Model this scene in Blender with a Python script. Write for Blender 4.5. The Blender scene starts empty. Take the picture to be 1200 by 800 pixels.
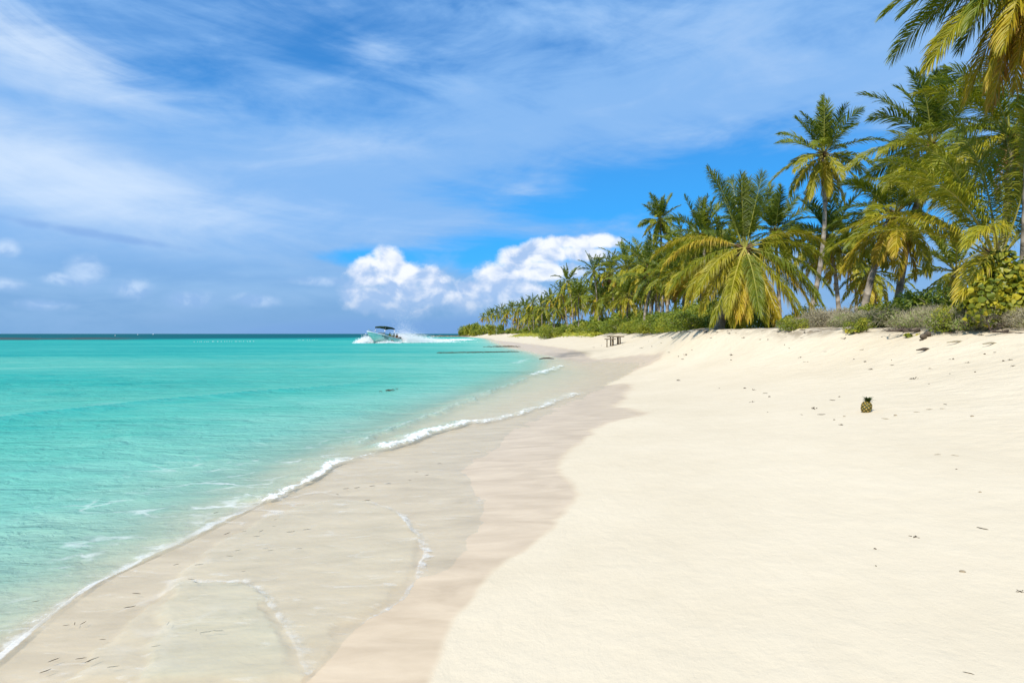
import bpy, math, random
import numpy as np
from mathutils import Vector, Matrix

R = math.radians
scene = bpy.context.scene
COL = scene.collection
rng = np.random.default_rng(11)
random.seed(5)

EYE = 1.8                      # eye height above the still water
FPX = 800.0                    # focal length of a 24 mm lens in the 1200 px wide photograph
HOR = 391.0


# ------------------------------------------------------------------ helpers
def unit(v):
    v = np.asarray(v, float)
    return v / (np.linalg.norm(v, axis=-1, keepdims=True) + 1e-12)


def smooth(a, b, x):
    t = np.clip((x - a) / (b - a), 0, 1)
    return t * t * (3 - 2 * t)


def hash2(ix, iy, seed):
    h = (ix.astype(np.int64) * 374761393 + iy.astype(np.int64) * 668265263 + seed * 974634777) & 0xFFFFFFFF
    h = ((h ^ (h >> 13)) * 1274126177) & 0xFFFFFFFF
    h = h ^ (h >> 16)
    return (h & 0xFFFF) / 65535.0


def vnoise(x, y, seed=0):
    ix, iy = np.floor(x), np.floor(y)
    fx, fy = x - ix, y - iy
    fx = fx * fx * (3 - 2 * fx); fy = fy * fy * (3 - 2 * fy)
    a = hash2(ix, iy, seed); b = hash2(ix + 1, iy, seed)
    c = hash2(ix, iy + 1, seed); d = hash2(ix + 1, iy + 1, seed)
    return (a + (b - a) * fx) * (1 - fy) + (c + (d - c) * fx) * fy


def fbm(x, y, seed=0, oct=4):
    s, a, t = 0, 1.0, 0
    for o in range(oct):
        s = s + a * vnoise(x * 2 ** o + 17.3 * o, y * 2 ** o - 9.1 * o, seed + o)
        t += a; a *= .5
    return s / t


def new_mesh(name, verts, quads=None, tris=None, mats=(), mat_idx=None, attrs=None, smooth_shade=True):
    verts = np.asarray(verts, np.float32)
    me = bpy.data.meshes.new(name)
    nq = 0 if quads is None else len(quads)
    nt = 0 if tris is None else len(tris)
    loops = []
    if nq: loops.append(np.asarray(quads, np.int32).ravel())
    if nt: loops.append(np.asarray(tris, np.int32).ravel())
    loops = np.concatenate(loops)
    starts = np.concatenate([np.arange(nq) * 4, nq * 4 + np.arange(nt) * 3]).astype(np.int32)
    me.vertices.add(len(verts)); me.vertices.foreach_set('co', verts.ravel())
    me.loops.add(len(loops)); me.loops.foreach_set('vertex_index', loops)
    me.polygons.add(nq + nt); me.polygons.foreach_set('loop_start', starts)
    for m in mats: me.materials.append(m)
    if mat_idx is not None:
        me.polygons.foreach_set('material_index', np.asarray(mat_idx, np.int32))
    me.polygons.foreach_set('use_smooth', np.full(nq + nt, smooth_shade))
    for k, v in (attrs or {}).items():
        a = me.attributes.new(k, 'FLOAT', 'POINT'); a.data.foreach_set('value', np.asarray(v, np.float32))
    me.update(calc_edges=True); me.validate()
    return me


def link(name, me, parent=None, loc=(0, 0, 0), rot=(0, 0, 0)):
    o = bpy.data.objects.new(name, me); COL.objects.link(o)
    o.location = loc; o.rotation_euler = rot
    if parent is not None: o.parent = parent
    return o


def tag(o, label=None, cat=None, group=None, kind=None):
    if label: o['label'] = label
    if cat: o['category'] = cat
    if group: o['group'] = group
    if kind: o['kind'] = kind
    return o


def thing(name, label, cat, loc=(0, 0, 0), rot=(0, 0, 0), group=None):
    return tag(link(name, None, None, loc, rot), label, cat, group)


class MB:
    """Collects shapes into one mesh."""
    def __init__(s): s.v, s.q, s.t, s.n, s.qm, s.tm = [], [], [], 0, [], []
    def add(s, v, q=(), t=(), m=0):
        s.v.append(np.asarray(v, float))
        for f in q: s.q.append([i + s.n for i in f]); s.qm.append(m)
        for f in t: s.t.append([i + s.n for i in f]); s.tm.append(m)
        s.n += len(v)
    def box(s, c, size, M=None, m=0):
        c = np.array(c, float); h = np.array(size, float) / 2
        v = np.array([[x, y, z] for x in (-1, 1) for y in (-1, 1) for z in (-1, 1)]) * h
        if M is not None: v = v @ np.array(M.to_3x3()).T
        s.add(v + c, [(0, 1, 3, 2), (4, 6, 7, 5), (0, 4, 5, 1), (2, 3, 7, 6), (0, 2, 6, 4), (1, 5, 7, 3)], m=m)
    def tube(s, pts, rad, k=8, m=0, cap=True):
        pts = np.asarray(pts, float); n = len(pts)
        rad = np.broadcast_to(np.asarray(rad, float), (n,))
        d = unit(np.gradient(pts, axis=0))
        ref = np.array([0, 0, 1.0]) if abs(d[0][2]) < .9 else np.array([1.0, 0, 0])
        vs = []
        for i in range(n):
            a = unit(np.cross(d[i], ref)); b = np.cross(d[i], a); ref = -np.cross(d[i], a) if False else ref
            for j in range(k):
                w = 2 * math.pi * j / k
                vs.append(pts[i] + rad[i] * (a * math.cos(w) + b * math.sin(w)))
        q = [(i * k + j, i * k + (j + 1) % k, (i + 1) * k + (j + 1) % k, (i + 1) * k + j) for i in range(n - 1) for j in range(k)]
        t = []
        if cap:
            vs.append(pts[0]); vs.append(pts[-1]); a, b = n * k, n * k + 1
            t = [(a, (j + 1) % k, j) for j in range(k)] + [(b, (n - 1) * k + j, (n - 1) * k + (j + 1) % k) for j in range(k)]
        s.add(vs, q, t, m)
    def build(s, name, mats, parent=None, loc=(0, 0, 0), rot=(0, 0, 0), smooth_shade=True, bevel=0):
        if not isinstance(mats, (list, tuple)): mats = [mats]
        me = new_mesh(name, np.concatenate(s.v), s.q or None, s.t or None, mats, s.qm + s.tm, None, smooth_shade)
        o = link(name, me, parent, loc, rot)
        if bevel:
            b = o.modifiers.new('bevel', 'BEVEL'); b.width = bevel; b.segments = 2
        return o


# ------------------------------------------------------------------ node helpers
class NT:
    def __init__(s, tree): s.t = tree; s.n = tree.nodes; s.l = tree.links
    def node(s, ty, **kw):
        n = s.n.new(ty)
        for k, v in kw.items(): setattr(n, k, v)
        return n
    def put(s, sock, v):
        if isinstance(v, bpy.types.NodeSocket): s.l.new(v, sock)
        elif v is not None: sock.default_value = v
    def m(s, op, a, b=None, c=None, clamp=False):
        n = s.node('ShaderNodeMath', operation=op, use_clamp=clamp)
        for i, v in enumerate((a, b, c)): s.put(n.inputs[i], v)
        return n.outputs[0]
    def add(s, *a):
        r = a[0]
        for x in a[1:]: r = s.m('ADD', r, x)
        return r
    def mul(s, *a):
        r = a[0]
        for x in a[1:]: r = s.m('MULTIPLY', r, x)
        return r
    def step(s, v, lo, hi, a=0.0, b=1.0):
        n = s.node('ShaderNodeMapRange', interpolation_type='SMOOTHSTEP')
        for i, x in enumerate((v, lo, hi, a, b)): s.put(n.inputs[i], x)
        return n.outputs[0]
    def lin(s, v, lo, hi, a=0.0, b=1.0):
        n = s.node('ShaderNodeMapRange')
        for i, x in enumerate((v, lo, hi, a, b)): s.put(n.inputs[i], x)
        return n.outputs[0]
    def mix(s, f, a, b, mode='MIX'):
        n = s.node('ShaderNodeMix', data_type='RGBA', blend_type=mode)
        s.put(n.inputs[0], f); s.put(n.inputs[6], a if not isinstance(a, tuple) else (*a, 1)[:4]); s.put(n.inputs[7], b if not isinstance(b, tuple) else (*b, 1)[:4])
        return n.outputs[2]
    def noise(s, vec, scale, detail=3, rough=.5, dist=0.0, dims='3D'):
        n = s.node('ShaderNodeTexNoise', noise_dimensions=dims)
        s.put(n.inputs['Vector'], vec); s.put(n.inputs['Scale'], scale); s.put(n.inputs['Detail'], detail)
        s.put(n.inputs['Roughness'], rough); s.put(n.inputs['Distortion'], dist)
        return n.outputs['Fac']
    def comb(s, x, y, z):
        n = s.node('ShaderNodeCombineXYZ')
        for i, v in enumerate((x, y, z)): s.put(n.inputs[i], v)
        return n.outputs[0]
    def sep(s, v):
        n = s.node('ShaderNodeSeparateXYZ'); s.put(n.inputs[0], v); return n.outputs
    def attr(s, name):
        n = s.node('ShaderNodeAttribute', attribute_name=name); return n.outputs['Fac']
    def ramp(s, f, stops, interp='LINEAR'):
        n = s.node('ShaderNodeValToRGB'); s.put(n.inputs[0], f); cr = n.color_ramp; cr.interpolation = interp
        while len(cr.elements) < len(stops): cr.elements.new(.5)
        for e, (p, c) in zip(cr.elements, stops): e.position = p; e.color = (*c, 1)
        return n.outputs[0]
    def bump(s, h, strength, dist, normal=None):
        n = s.node('ShaderNodeBump'); s.put(n.inputs['Height'], h); s.put(n.inputs['Strength'], strength); s.put(n.inputs['Distance'], dist)
        if normal is not None: s.put(n.inputs['Normal'], normal)
        return n.outputs[0]


def material(name):
    m = bpy.data.materials.new(name); m.use_nodes = True; m.node_tree.nodes.clear()
    g = NT(m.node_tree); out = g.node('ShaderNodeOutputMaterial')
    return m, g, out


def simple(name, col, rough=.6, var=.15, scale=8.0, metal=0.0, spec=.4, bump=0.0, coat=0.0):
    m, g, out = material(name)
    p = g.node('ShaderNodeBsdfPrincipled')
    co = g.node('ShaderNodeTexCoord').outputs['Object']
    n = g.noise(co, scale, 4, .6)
    c = g.mix(g.lin(n, .3, .7), tuple(x * (1 - var) for x in col), tuple(min(1, x * (1 + var)) for x in col))
    g.put(p.inputs['Base Color'], c); p.inputs['Roughness'].default_value = rough
    p.inputs['Metallic'].default_value = metal; p.inputs['Specular IOR Level'].default_value = spec
    p.inputs['Coat Weight'].default_value = coat
    if bump: g.put(p.inputs['Normal'], g.bump(g.noise(co, scale * 3, 4), 1.0, bump))
    g.l.new(p.outputs[0], out.inputs[0])
    return m


# ------------------------------------------------------------------ render, camera, sun
scene.render.engine = 'CYCLES'
scene.cycles.use_denoising = True
scene.cycles.max_bounces = 8
scene.cycles.transparent_max_bounces = 12
scene.cycles.diffuse_bounces = 5
scene.cycles.glossy_bounces = 2
scene.cycles.transmission_bounces = 3
scene.cycles.caustics_reflective = False
scene.cycles.caustics_refractive = False
scene.cycles.sample_clamp_indirect = 6
scene.cycles.use_adaptive_sampling = True
scene.cycles.adaptive_threshold = .02
scene.view_settings.view_transform = 'Standard'
scene.view_settings.look = 'None'
scene.view_settings.exposure = 0.25
scene.view_settings.gamma = 1

cam = bpy.data.cameras.new('camera'); cam.lens = 24; cam.sensor_width = 36
cam.clip_start = .05; cam.clip_end = 60000
co = bpy.data.objects.new('camera', cam); COL.objects.link(co)
co.location = (0, 0, EYE); co.rotation_euler = (R(90) - math.atan(9 / FPX), 0, 0)
scene.camera = co

SUN_EL = R(47)
hx, hy = -.52, -.854
sun_dir = Vector((hx * math.cos(SUN_EL), hy * math.cos(SUN_EL), math.sin(SUN_EL)))
sl = bpy.data.lights.new('sun', 'SUN'); sl.energy = 4.75; sl.angle = R(.53); sl.color = (1, .955, .88)
so = bpy.data.objects.new('sun', sl); COL.objects.link(so)
so.rotation_euler = sun_dir.to_track_quat('Z', 'Y').to_euler(); so.location = (-60, -100, 150)

# ------------------------------------------------------------------ sky: Nishita plus procedural clouds by azimuth and elevation
w = bpy.data.worlds.new('World'); scene.world = w; w.use_nodes = True
w.node_tree.nodes.clear(); g = NT(w.node_tree)
w.cycles.sampling_method = 'NONE'
SKY = .1


def azel(px, py):              # photo position -> sky azimuth / elevation (units of 1/800 rad)
    a = math.atan((px - 600) / FPX)
    return 800 * a, 800 * math.atan((HOR - py) / FPX * math.cos(a))


def build_sky():
    gen = g.node('ShaderNodeTexCoord').outputs['Generated']
    x, y, z = g.sep(gen)
    U = g.mul(g.m('ARCTAN2', x, y), 800.0)
    V = g.mul(g.m('ARCSINE', z), 800.0)
    sky = g.node('ShaderNodeTexSky', sky_type='NISHITA', sun_disc=False)
    sky.sun_elevation = SUN_EL; sky.sun_rotation = math.atan2(hx, hy)
    sky.altitude = 0; sky.air_density = 1.0; sky.dust_density = .15; sky.ozone_density = 2.5
    base = g.mix(1.0, sky.outputs[0], TINT, 'MULTIPLY')
    base = g.mix(g.step(V, 60, 330, .75, .45), base, g.mix(g.step(V, 60, 330), tuple(c / SKY for c in (.014, .33, .86)), tuple(c / SKY for c in (.034, .21, .62))))

    def gauss(px, py, rx, ry, amp, ang=0):
        cu, cv = azel(px, py)
        du = g.m('SUBTRACT', U, cu); dv = g.m('SUBTRACT', V, cv)
        if ang:
            ca, sa = math.cos(R(ang)), math.sin(R(ang))
            du, dv = g.add(g.mul(du, ca), g.mul(dv, sa)), g.add(g.mul(dv, ca), g.mul(du, -sa))
        e = g.add(g.m('POWER', g.m('ABSOLUTE', g.mul(du, 1 / rx)), 2.0), g.m('POWER', g.m('ABSOLUTE', g.mul(dv, 1 / ry)), 2.0))
        return g.mul(g.m('EXPONENT', g.mul(e, -1.0)), amp)

    # high thin cloud, streaked
    zz = g.m('ADD', g.m('MAXIMUM', z, 0.0), .16)
    px_, py_ = g.m('DIVIDE', x, zz), g.m('DIVIDE', y, zz)
    rot = R(14)
    a_ = g.add(g.mul(px_, math.cos(rot)), g.mul(py_, math.sin(rot)))
    b_ = g.add(g.mul(px_, -math.sin(rot)), g.mul(py_, math.cos(rot)))
    n1 = g.noise(g.comb(g.mul(a_, .55), g.mul(b_, 1.35), 3.1), 1.15, 7, .56, .7)
    n2 = g.noise(g.comb(g.mul(U, .0034), g.add(g.mul(V, .0115), g.mul(U, .0012)), 7.7), 1.0, 7, .6, .8)
    n4 = g.noise(g.comb(g.mul(U, .0075), g.add(g.mul(V, .026), g.mul(U, -.003)), 2.3), 1.0, 6, .6, .5)
    veil = g.add(g.mul(n1, .22), g.mul(n2, .95), g.mul(n4, .55), -.36)
    bias = g.add(
        gauss(190, 92, 190, 30, -.17, -5), gauss(385, 40, 120, 50, -.24, -20), gauss(560, 75, 60, 22, -.08),
        gauss(760, 40, 130, 35, -.10), gauss(930, 60, 120, 20, -.12), gauss(690, 235, 170, 40, -.34, 4), gauss(880, 225, 120, 60, -.42),
        gauss(560, 300, 170, 26, -.55, 3), gauss(420, 300, 60, 12, -.4), gauss(1050, 250, 160, 90, -.36),
        gauss(30, 55, 130, 40, .10, -18), gauss(60, 215, 210, 55, .34, -8), gauss(330, 245, 240, 55, .22), gauss(450, 190, 250, 40, .10, 8),
        gauss(960, 105, 200, 60, .18), gauss(640, 110, 220, 40, .10), gauss(600, 150, 220, 40, .07), gauss(120, 330, 480, 75, .42), gauss(1010, 338, 150, 38, 1.0), gauss(650, 270, 60, 10, .2))
    cov = g.step(g.add(veil, bias), .13, .60)
    veil_col = g.mix(g.step(g.add(g.mul(n2, .6), g.mul(n4, .4), gauss(60, 212, 210, 42, .42, -8), gauss(20, 45, 110, 30, .3, -15), gauss(420, 175, 120, 18, .12, 10)), .45, .98), tuple(c / SKY for c in (.225, .43, .76)), tuple(c / SKY for c in (.58, .70, .86)))
    # grey-blue bank along the horizon
    low = g.step(V, 20, 130, 1.0, 0.0)
    n3 = g.noise(g.comb(g.mul(U, .006), g.mul(V, .02), 1.2), 1.0, 5, .55, .4)
    bank = g.mix(g.step(n3, .35, .7), tuple(c / SKY for c in (.175, .33, .57)), tuple(c / SKY for c in (.27, .435, .66)))
    veil_col = g.mix(g.mul(low, .85), veil_col, bank)
    col = g.mix(g.mul(cov, .93), base, veil_col)
    # small flat dark streak in the left bank
    wob = g.mul(g.m('SUBTRACT', g.noise(g.comb(g.mul(U, .03), g.mul(V, .05), 4.4), 1.0, 4), .5), 1.0)
    dk = g.step(g.add(gauss(110, 274, 110, 7, 1.0, -7), g.mul(wob, .9)), .4, 1.0)
    col = g.mix(g.mul(dk, .55), col, tuple(c / SKY for c in (.17, .33, .66)))

    # cumulus heaps: union of billows with noise on the edge; shaded by comparing two samples along the sun's side
    heapsA = [(455, 303, 22, 20), (438, 322, 34, 26), (470, 325, 36, 24), (505, 326, 22, 18), (430, 350, 34, 22), (470, 350, 62, 30), (512, 345, 34, 28), (415, 345, 22, 20), (548, 350, 42, 28), (575, 345, 30, 26),
              (605, 303, 28, 18), (640, 296, 52, 15), (690, 284, 46, 10), (655, 284, 40, 10), (585, 324, 40, 20), (640, 318, 50, 15), (610, 345, 54, 18), (690, 298, 34, 10)]
    heapsB = [(74, 327, 24, 9), (10, 291, 14, 11), (8, 334, 22, 10), (50, 357, 34, 8), (160, 340, 26, 15), (220, 350, 34, 13), (300, 352, 34, 10), (98, 318, 24, 22), (380, 330, 60, 8)]

    def field(U, V, heaps, seed, amt):
        wn = g.noise(g.comb(g.mul(U, .022), g.mul(V, .026), seed), 1.0, 8, .58, .25)
        wv = g.noise(g.comb(g.mul(U, .07), g.mul(V, .08), seed + 5), 1.0, 4, .55)
        tot = None
        for (px, py, rx, ry) in heaps:
            cu, cv = azel(px, py)
            e = g.m('SQRT', g.add(g.m('POWER', g.m('ABSOLUTE', g.mul(g.m('SUBTRACT', U, cu), 1 / rx)), 2.0),
                                  g.m('POWER', g.m('ABSOLUTE', g.mul(g.m('SUBTRACT', V, cv), 1 / ry)), 2.0)))
            f = g.m('SUBTRACT', 1.0, e)
            tot = f if tot is None else g.m('SMOOTH_MAX', tot, f, .25)
        return g.add(tot, g.mul(g.m('SUBTRACT', wn, .5), amt), g.mul(g.m('SUBTRACT', wv, .5), amt * .45))

    def heap(col, heaps, seed, amt, hi, lo, edge, alpha):
        F = field(U, V, heaps, seed, amt)
        mask = g.step(F, 0.0, edge)
        na = g.noise(g.comb(g.mul(U, .028), g.mul(V, .034), seed + 2), 1.0, 5, .5, .3)
        nb_ = g.noise(g.comb(g.mul(g.add(U, -6.0), .028), g.mul(g.add(V, 8.0), .034), seed + 2), 1.0, 5, .5, .3)
        lit = g.step(g.add(g.mul(g.m('SUBTRACT', na, nb_), 2.6), g.lin(V, 15, 95, .30, .80), g.mul(F, -.12)), .18, .95)
        # bases of the heaps lie in their own shade
        c = g.mix(lit, tuple(v / SKY for v in lo), tuple(v / SKY for v in hi))
        return g.mix(g.mul(mask, alpha), col, c), mask

    col, _ = heap(col, heapsB, 2.2, 1.1, (.52, .66, .86), (.26, .43, .72), .9, .7)
    basefade = g.step(V, 8, 62, .28, 1.0)
    col, _ = heap(col, heapsA, 9.4, 1.25, (.80, .835, .90), (.34, .49, .75), .50, basefade)
    # wisps of the bank in front of the heaps
    front = g.mul(g.step(g.add(n3, gauss(530, 385, 330, 22, .34)), .52, .85), g.step(V, 0, 60, 1.0, 0.0))
    col = g.mix(g.mul(front, .75), col, tuple(c / SKY for c in (.15, .31, .62)))
    bg = g.node('ShaderNodeBackground'); g.put(bg.inputs[0], col); bg.inputs[1].default_value = SKY
    out = g.node('ShaderNodeOutputWorld'); g.l.new(bg.outputs[0], out.inputs[0])


TINT = (.40, .98, 1.35)
build_sky()

# ------------------------------------------------------------------ the lie of the land
YS = [-20, 0, 3.8, 4.8, 5.8, 7.8, 9.35, 11.2, 13.6, 15, 19.5, 24, 30, 43, 60, 75, 100, 150, 240, 300, 400, 440, 470, 520, 900]
XS = [-2.6, -2.8, -2.85, -3.0, -2.8, -2.54, -2.34, -1.67, -.85, 0, 1.95, 3.3, 4.4, 4.6, 3.0, 1.2, -.8, -3.0, -7, -12, -27, -36, -38, 10, 300]
YV = [-20, 0, 15, 20, 26, 33, 40, 47, 60, 110, 200, 300, 400, 430, 460, 510, 900]
XV = [14.5, 14.2, 13.0, 12.2, 10.4, 8.7, 9.5, 11.0, 13.0, 13.4, 10.5, 0, -18, -27, -29, 20, 310]
YT = [-20, 0, 4, 8, 10, 11.9, 14.5, 19.5, 24.4, 35, 46, 60, 100, 240, 300, 400, 440, 470, 520, 900]
XT = [-2.9, -3.05, -3.1, -2.8, -2.75, -2.4, -1.9, -1.0, 0, 1.9, 2.6, 2.2, -1.4, -9, -14, -30, -39, -41, 5, 295]


def terrain(X, Y):
    X = np.asarray(X, float); Y = np.asarray(Y, float)
    xs, xv, xt = np.interp(Y, YS, XS), np.interp(Y, YV, XV), np.interp(Y, YT, XT)
    u = (X - xs) / (xv - xs)
    up = np.interp(u, [0, .1, .2, .35, .5, .65, .8, .92, 1.0, 1.06, 1.3, 3, 12], [0, .055, .125, .265, .45, .74, 1.15, 1.58, 1.86, 2.0, 2.05, 1.7, 1.2])
    q = xt - X
    dep = np.interp(q, [0, .4, 1, 2, 4, 8, 16, 35, 80, 200, 600], [.085, .13, .22, .37, .62, .92, 1.25, 1.7, 2.3, 3.0, 3.6])
    dep = dep + 14 * smooth(215, 420, Y + (vnoise(X * .006 + 3, Y * .01, 5) - .5) * 150 + (vnoise(X * .03, Y * .02, 6) - .5) * 60) * smooth(10, 90, q)
    sh = np.clip((xs - X) / np.maximum(xs - xt, .05), 0, 1) ** .6 * .085
    h = np.where(u >= 0, up, np.where(q > 0, -dep, -sh))
    near = np.clip(60 / np.maximum(Y, 1), 0, 1)
    lump = smooth(.45, .95, u)
    h = h + lump * near * (.10 * (fbm(X * .35, Y * .35, 3) - .5) + .05 * (fbm(X * 1.3, Y * 1.3, 9) - .5))
    h = h + smooth(1.0, 1.3, u) * (fbm(X * .2, Y * .2, 13) - .5) * .35
    h = h + smooth(.05, .4, u) * .02 * (fbm(X * .8, Y * .5, 21) - .5)
    return h


def ground(px, py):            # world point where the ground is seen at a photo position
    dx, dz = (px - 600) / FPX, (HOR - py) / FPX
    t = np.geomspace(1.5, 900, 5000)
    z = EYE + dz * t - np.maximum(terrain(dx * t, t), 0)
    i = np.argmax(z < 0)
    if z[i] >= 0: i = len(t) - 1
    a, b = t[max(i - 1, 0)], t[i]
    za, zb = z[max(i - 1, 0)], z[i]
    tt = a + (b - a) * (za / (za - zb) if za > zb else 0)
    return np.array([dx * tt, tt])


def hz(x, y): return float(terrain(np.array([x]), np.array([y]))[0])


def poly_sd(P, X, Y):          # signed distance to a closed polygon, positive inside
    P = np.asarray(P, float); n = len(P)
    d2 = np.full(X.shape, 1e18); inside = np.zeros(X.shape, bool)
    for i in range(n):
        a, b = P[i], P[(i + 1) % n]; e = b - a
        wx, wy = X - a[0], Y - a[1]
        t = np.clip((wx * e[0] + wy * e[1]) / (e @ e + 1e-12), 0, 1)
        d2 = np.minimum(d2, (wx - t * e[0]) ** 2 + (wy - t * e[1]) ** 2)
        c = ((a[1] <= Y) & (b[1] > Y)) | ((b[1] <= Y) & (a[1] > Y))
        xi = a[0] + (Y - a[1]) / (e[1] if abs(e[1]) > 1e-12 else 1e-12) * e[0]
        inside ^= c & (X < xi)
    d = np.sqrt(d2)
    return np.where(inside, d, -d)


def line_d(P, X, Y):           # distance to a polyline; side is + on its left
    d2 = np.full(X.shape, 1e18); side = np.zeros(X.shape); tt = np.zeros(X.shape)
    P = np.asarray(P, float)
    for i in range(len(P) - 1):
        a, b = P[i], P[i + 1]; e = b - a
        wx, wy = X - a[0], Y - a[1]
        t = np.clip((wx * e[0] + wy * e[1]) / (e @ e + 1e-12), 0, 1)
        d = (wx - t * e[0]) ** 2 + (wy - t * e[1]) ** 2
        m = d < d2
        d2 = np.where(m, d, d2); side = np.where(m, np.sign(e[0] * wy - e[1] * wx), side); tt = np.where(m, (i + t) / (len(P) - 1), tt)
    return np.sqrt(d2), side, tt


# grid shared by land and sea: dense near, wider spaced with distance
cols = np.concatenate([np.linspace(-5, -1.2, 40, endpoint=False), np.linspace(-1.2, -.8, 80, endpoint=False), np.linspace(-.8, .8, 1150, endpoint=False), np.linspace(.8, 1.3, 100, endpoint=False), np.linspace(1.3, 5, 40)])
prow = np.concatenate([np.linspace(2400, 900, 50, endpoint=False), np.linspace(900, 430, 90, endpoint=False) * 1.0, np.linspace(430, 12, 440, endpoint=False), np.linspace(12, 1.6, 60, endpoint=False), np.geomspace(1.6, .04, 40)])
rows = EYE * FPX / prow
TX, TY = np.meshgrid(cols, rows)
GX, GY = TX * TY, TY
GH = terrain(GX, GY)
# a sandbar across the bay: its shoreward face drops into a slightly deeper trough
BAR = np.array([[-16.5, 11.6], [-10.6, 14.1], [-9.6, 17.1], [-7.8, 20.9], [-6.5, 22.5], [-5.2, 26], [-4.4, 32]])
sub = (GX > -22) & (GX < 0) & (GY > 8) & (GY < 40)
bd, bs, bt = line_d(BAR, GX[sub] + (fbm(GX[sub] * .25, GY[sub] * .25, 15) - .5) * .6, GY[sub])
GH[sub] += (np.where(bs > 0, .16 * np.exp(-bd / 1.6), -.62 * np.exp(-(bd / 1.6)) * smooth(0, .05, bd)) * smooth(1, .5, bt))
ny, nx = GX.shape

WET = [(505, 800), (520, 745), (560, 690), (600, 655), (640, 630), (680, 580), (668, 560), (652, 548), (680, 520), (712, 495), (738, 490), (760, 484), (742, 479), (724, 477),
       (740, 458), (742, 451), (733, 449), (708, 452), (745, 434), (782, 413), (776, 412), (740, 416), (695, 421), (690, 416), (675, 410), (640, 405), (600, 400.5), (570, 397.5)]
wetP = [ground(*p) for p in WET]
wetP = [np.array([wetP[0][0] - .35, 1.6])] + [np.array([wetP[0][0] - .8, -3.])] [:0] + wetP + [np.array([-60., 420]), np.array([-400., 420]), np.array([-60., 1.6])]
nz = (fbm(GX * 2.2, GY * 2.2, 31) - .5) * .16 * np.clip(GY / 6, .35, 3)
wsd = poly_sd(wetP, GX, GY) + nz
wet = smooth(-.04, .07, wsd / np.clip(GY / 6, .6, 4))
wet = np.where(GX < np.interp(GY, YS, XS), 1, wet)
brown = np.exp(-((GX - ground(672, 416)[0]) / 2.2) ** 2 - ((GY - ground(672, 416)[1]) / 7) ** 2) * smooth(.4, .62, fbm(GX * .5, GY * .25, 77) + .12)
u_land = (GX - np.interp(GY, YS, XS)) / (np.interp(GY, YV, XV) - np.interp(GY, YS, XS))
rough_at = smooth(.35, .75, u_land)
soil_shade = smooth(.93, 1.12, u_land + (fbm(GX * .4, GY * .4, 61) - .5) * .25)

idx = np.arange(ny * nx).reshape(ny, nx)
quads = np.stack([idx[:-1, :-1], idx[:-1, 1:], idx[1:, 1:], idx[1:, :-1]], -1).reshape(-1, 4)


def sand_material():
    m, g, out = material('sand')
    p = g.node('ShaderNodeBsdfPrincipled')
    pos = g.node('ShaderNodeNewGeometry').outputs['Position']
    wet, rough, soil_shade, brown = g.attr('wet'), g.attr('rough'), g.attr('soil_shade'), g.attr('brown')
    n1 = g.noise(pos, .45, 5, .55); n2 = g.noise(pos, 3.0, 5, .6); n3 = g.noise(pos, 110, 3, .7)
    dry = g.mix(g.lin(g.add(g.mul(n1, .7), g.mul(n2, .3)), .35, .65), (.58, .488, .345), (.635, .54, .39))
    dry = g.mix(g.mul(g.step(n3, .56, .74), .30), dry, (.36, .29, .20))
    dry = g.mix(g.mul(g.step(g.noise(pos, 9, 6, .7), .60, .74), g.mul(rough, .3)), dry, (.45, .37, .27))
    x, y, z = g.sep(pos)
    streak = g.noise(g.comb(g.mul(x, .9), g.mul(y, 2.4), 0.0), 1.6, 6, .62, .5)
    wetc = g.mix(g.lin(streak, .3, .7), (.47, .355, .225), (.63, .49, .325))
    c = g.mix(wet, dry, wetc)
    c = g.mix(g.mul(brown, .85), c, (.13, .10, .055))
    litter = g.mix(g.step(n2, .4, .62), (.16, .12, .075), (.40, .34, .25))
    c = g.mix(g.mul(soil_shade, g.step(g.noise(pos, 1.3, 5, .65), .36, .56)), c, litter)  # dark mottling for twigs and litter, with shade along the scrub painted in
    g.put(p.inputs['Base Color'], c)
    g.put(p.inputs['Roughness'], g.lin(wet, 0, 1, .92, .42))
    g.put(p.inputs['Specular IOR Level'], g.lin(wet, 0, 1, .12, .22))
    h = g.add(g.mul(n2, .6), g.mul(g.noise(pos, 14, 4, .6), g.lin(rough, 0, 1, .10, .55)), g.mul(g.step(g.noise(pos, 2.6, 3, .5), .35, .62), g.mul(rough, .6)), g.mul(n3, .05), g.mul(g.noise(g.comb(g.mul(x, 2.2), g.mul(y, 1.2), 9.0), 2.4, 4, .6, .6), .3))
    nb = g.bump(h, g.lin(wet, 0, 1, .55, .10), .05)
    g.put(p.inputs['Normal'], nb)
    g.l.new(p.outputs[0], out.inputs[0])
    return m


me = new_mesh('beach', np.stack([GX, GY, GH], -1).reshape(-1, 3), quads, None, [sand_material()], None,
              dict(wet=wet.ravel(), rough=rough_at.ravel(), soil_shade=soil_shade.ravel(), brown=brown.ravel()))
tag(link('ground', me), kind='structure')

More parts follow.
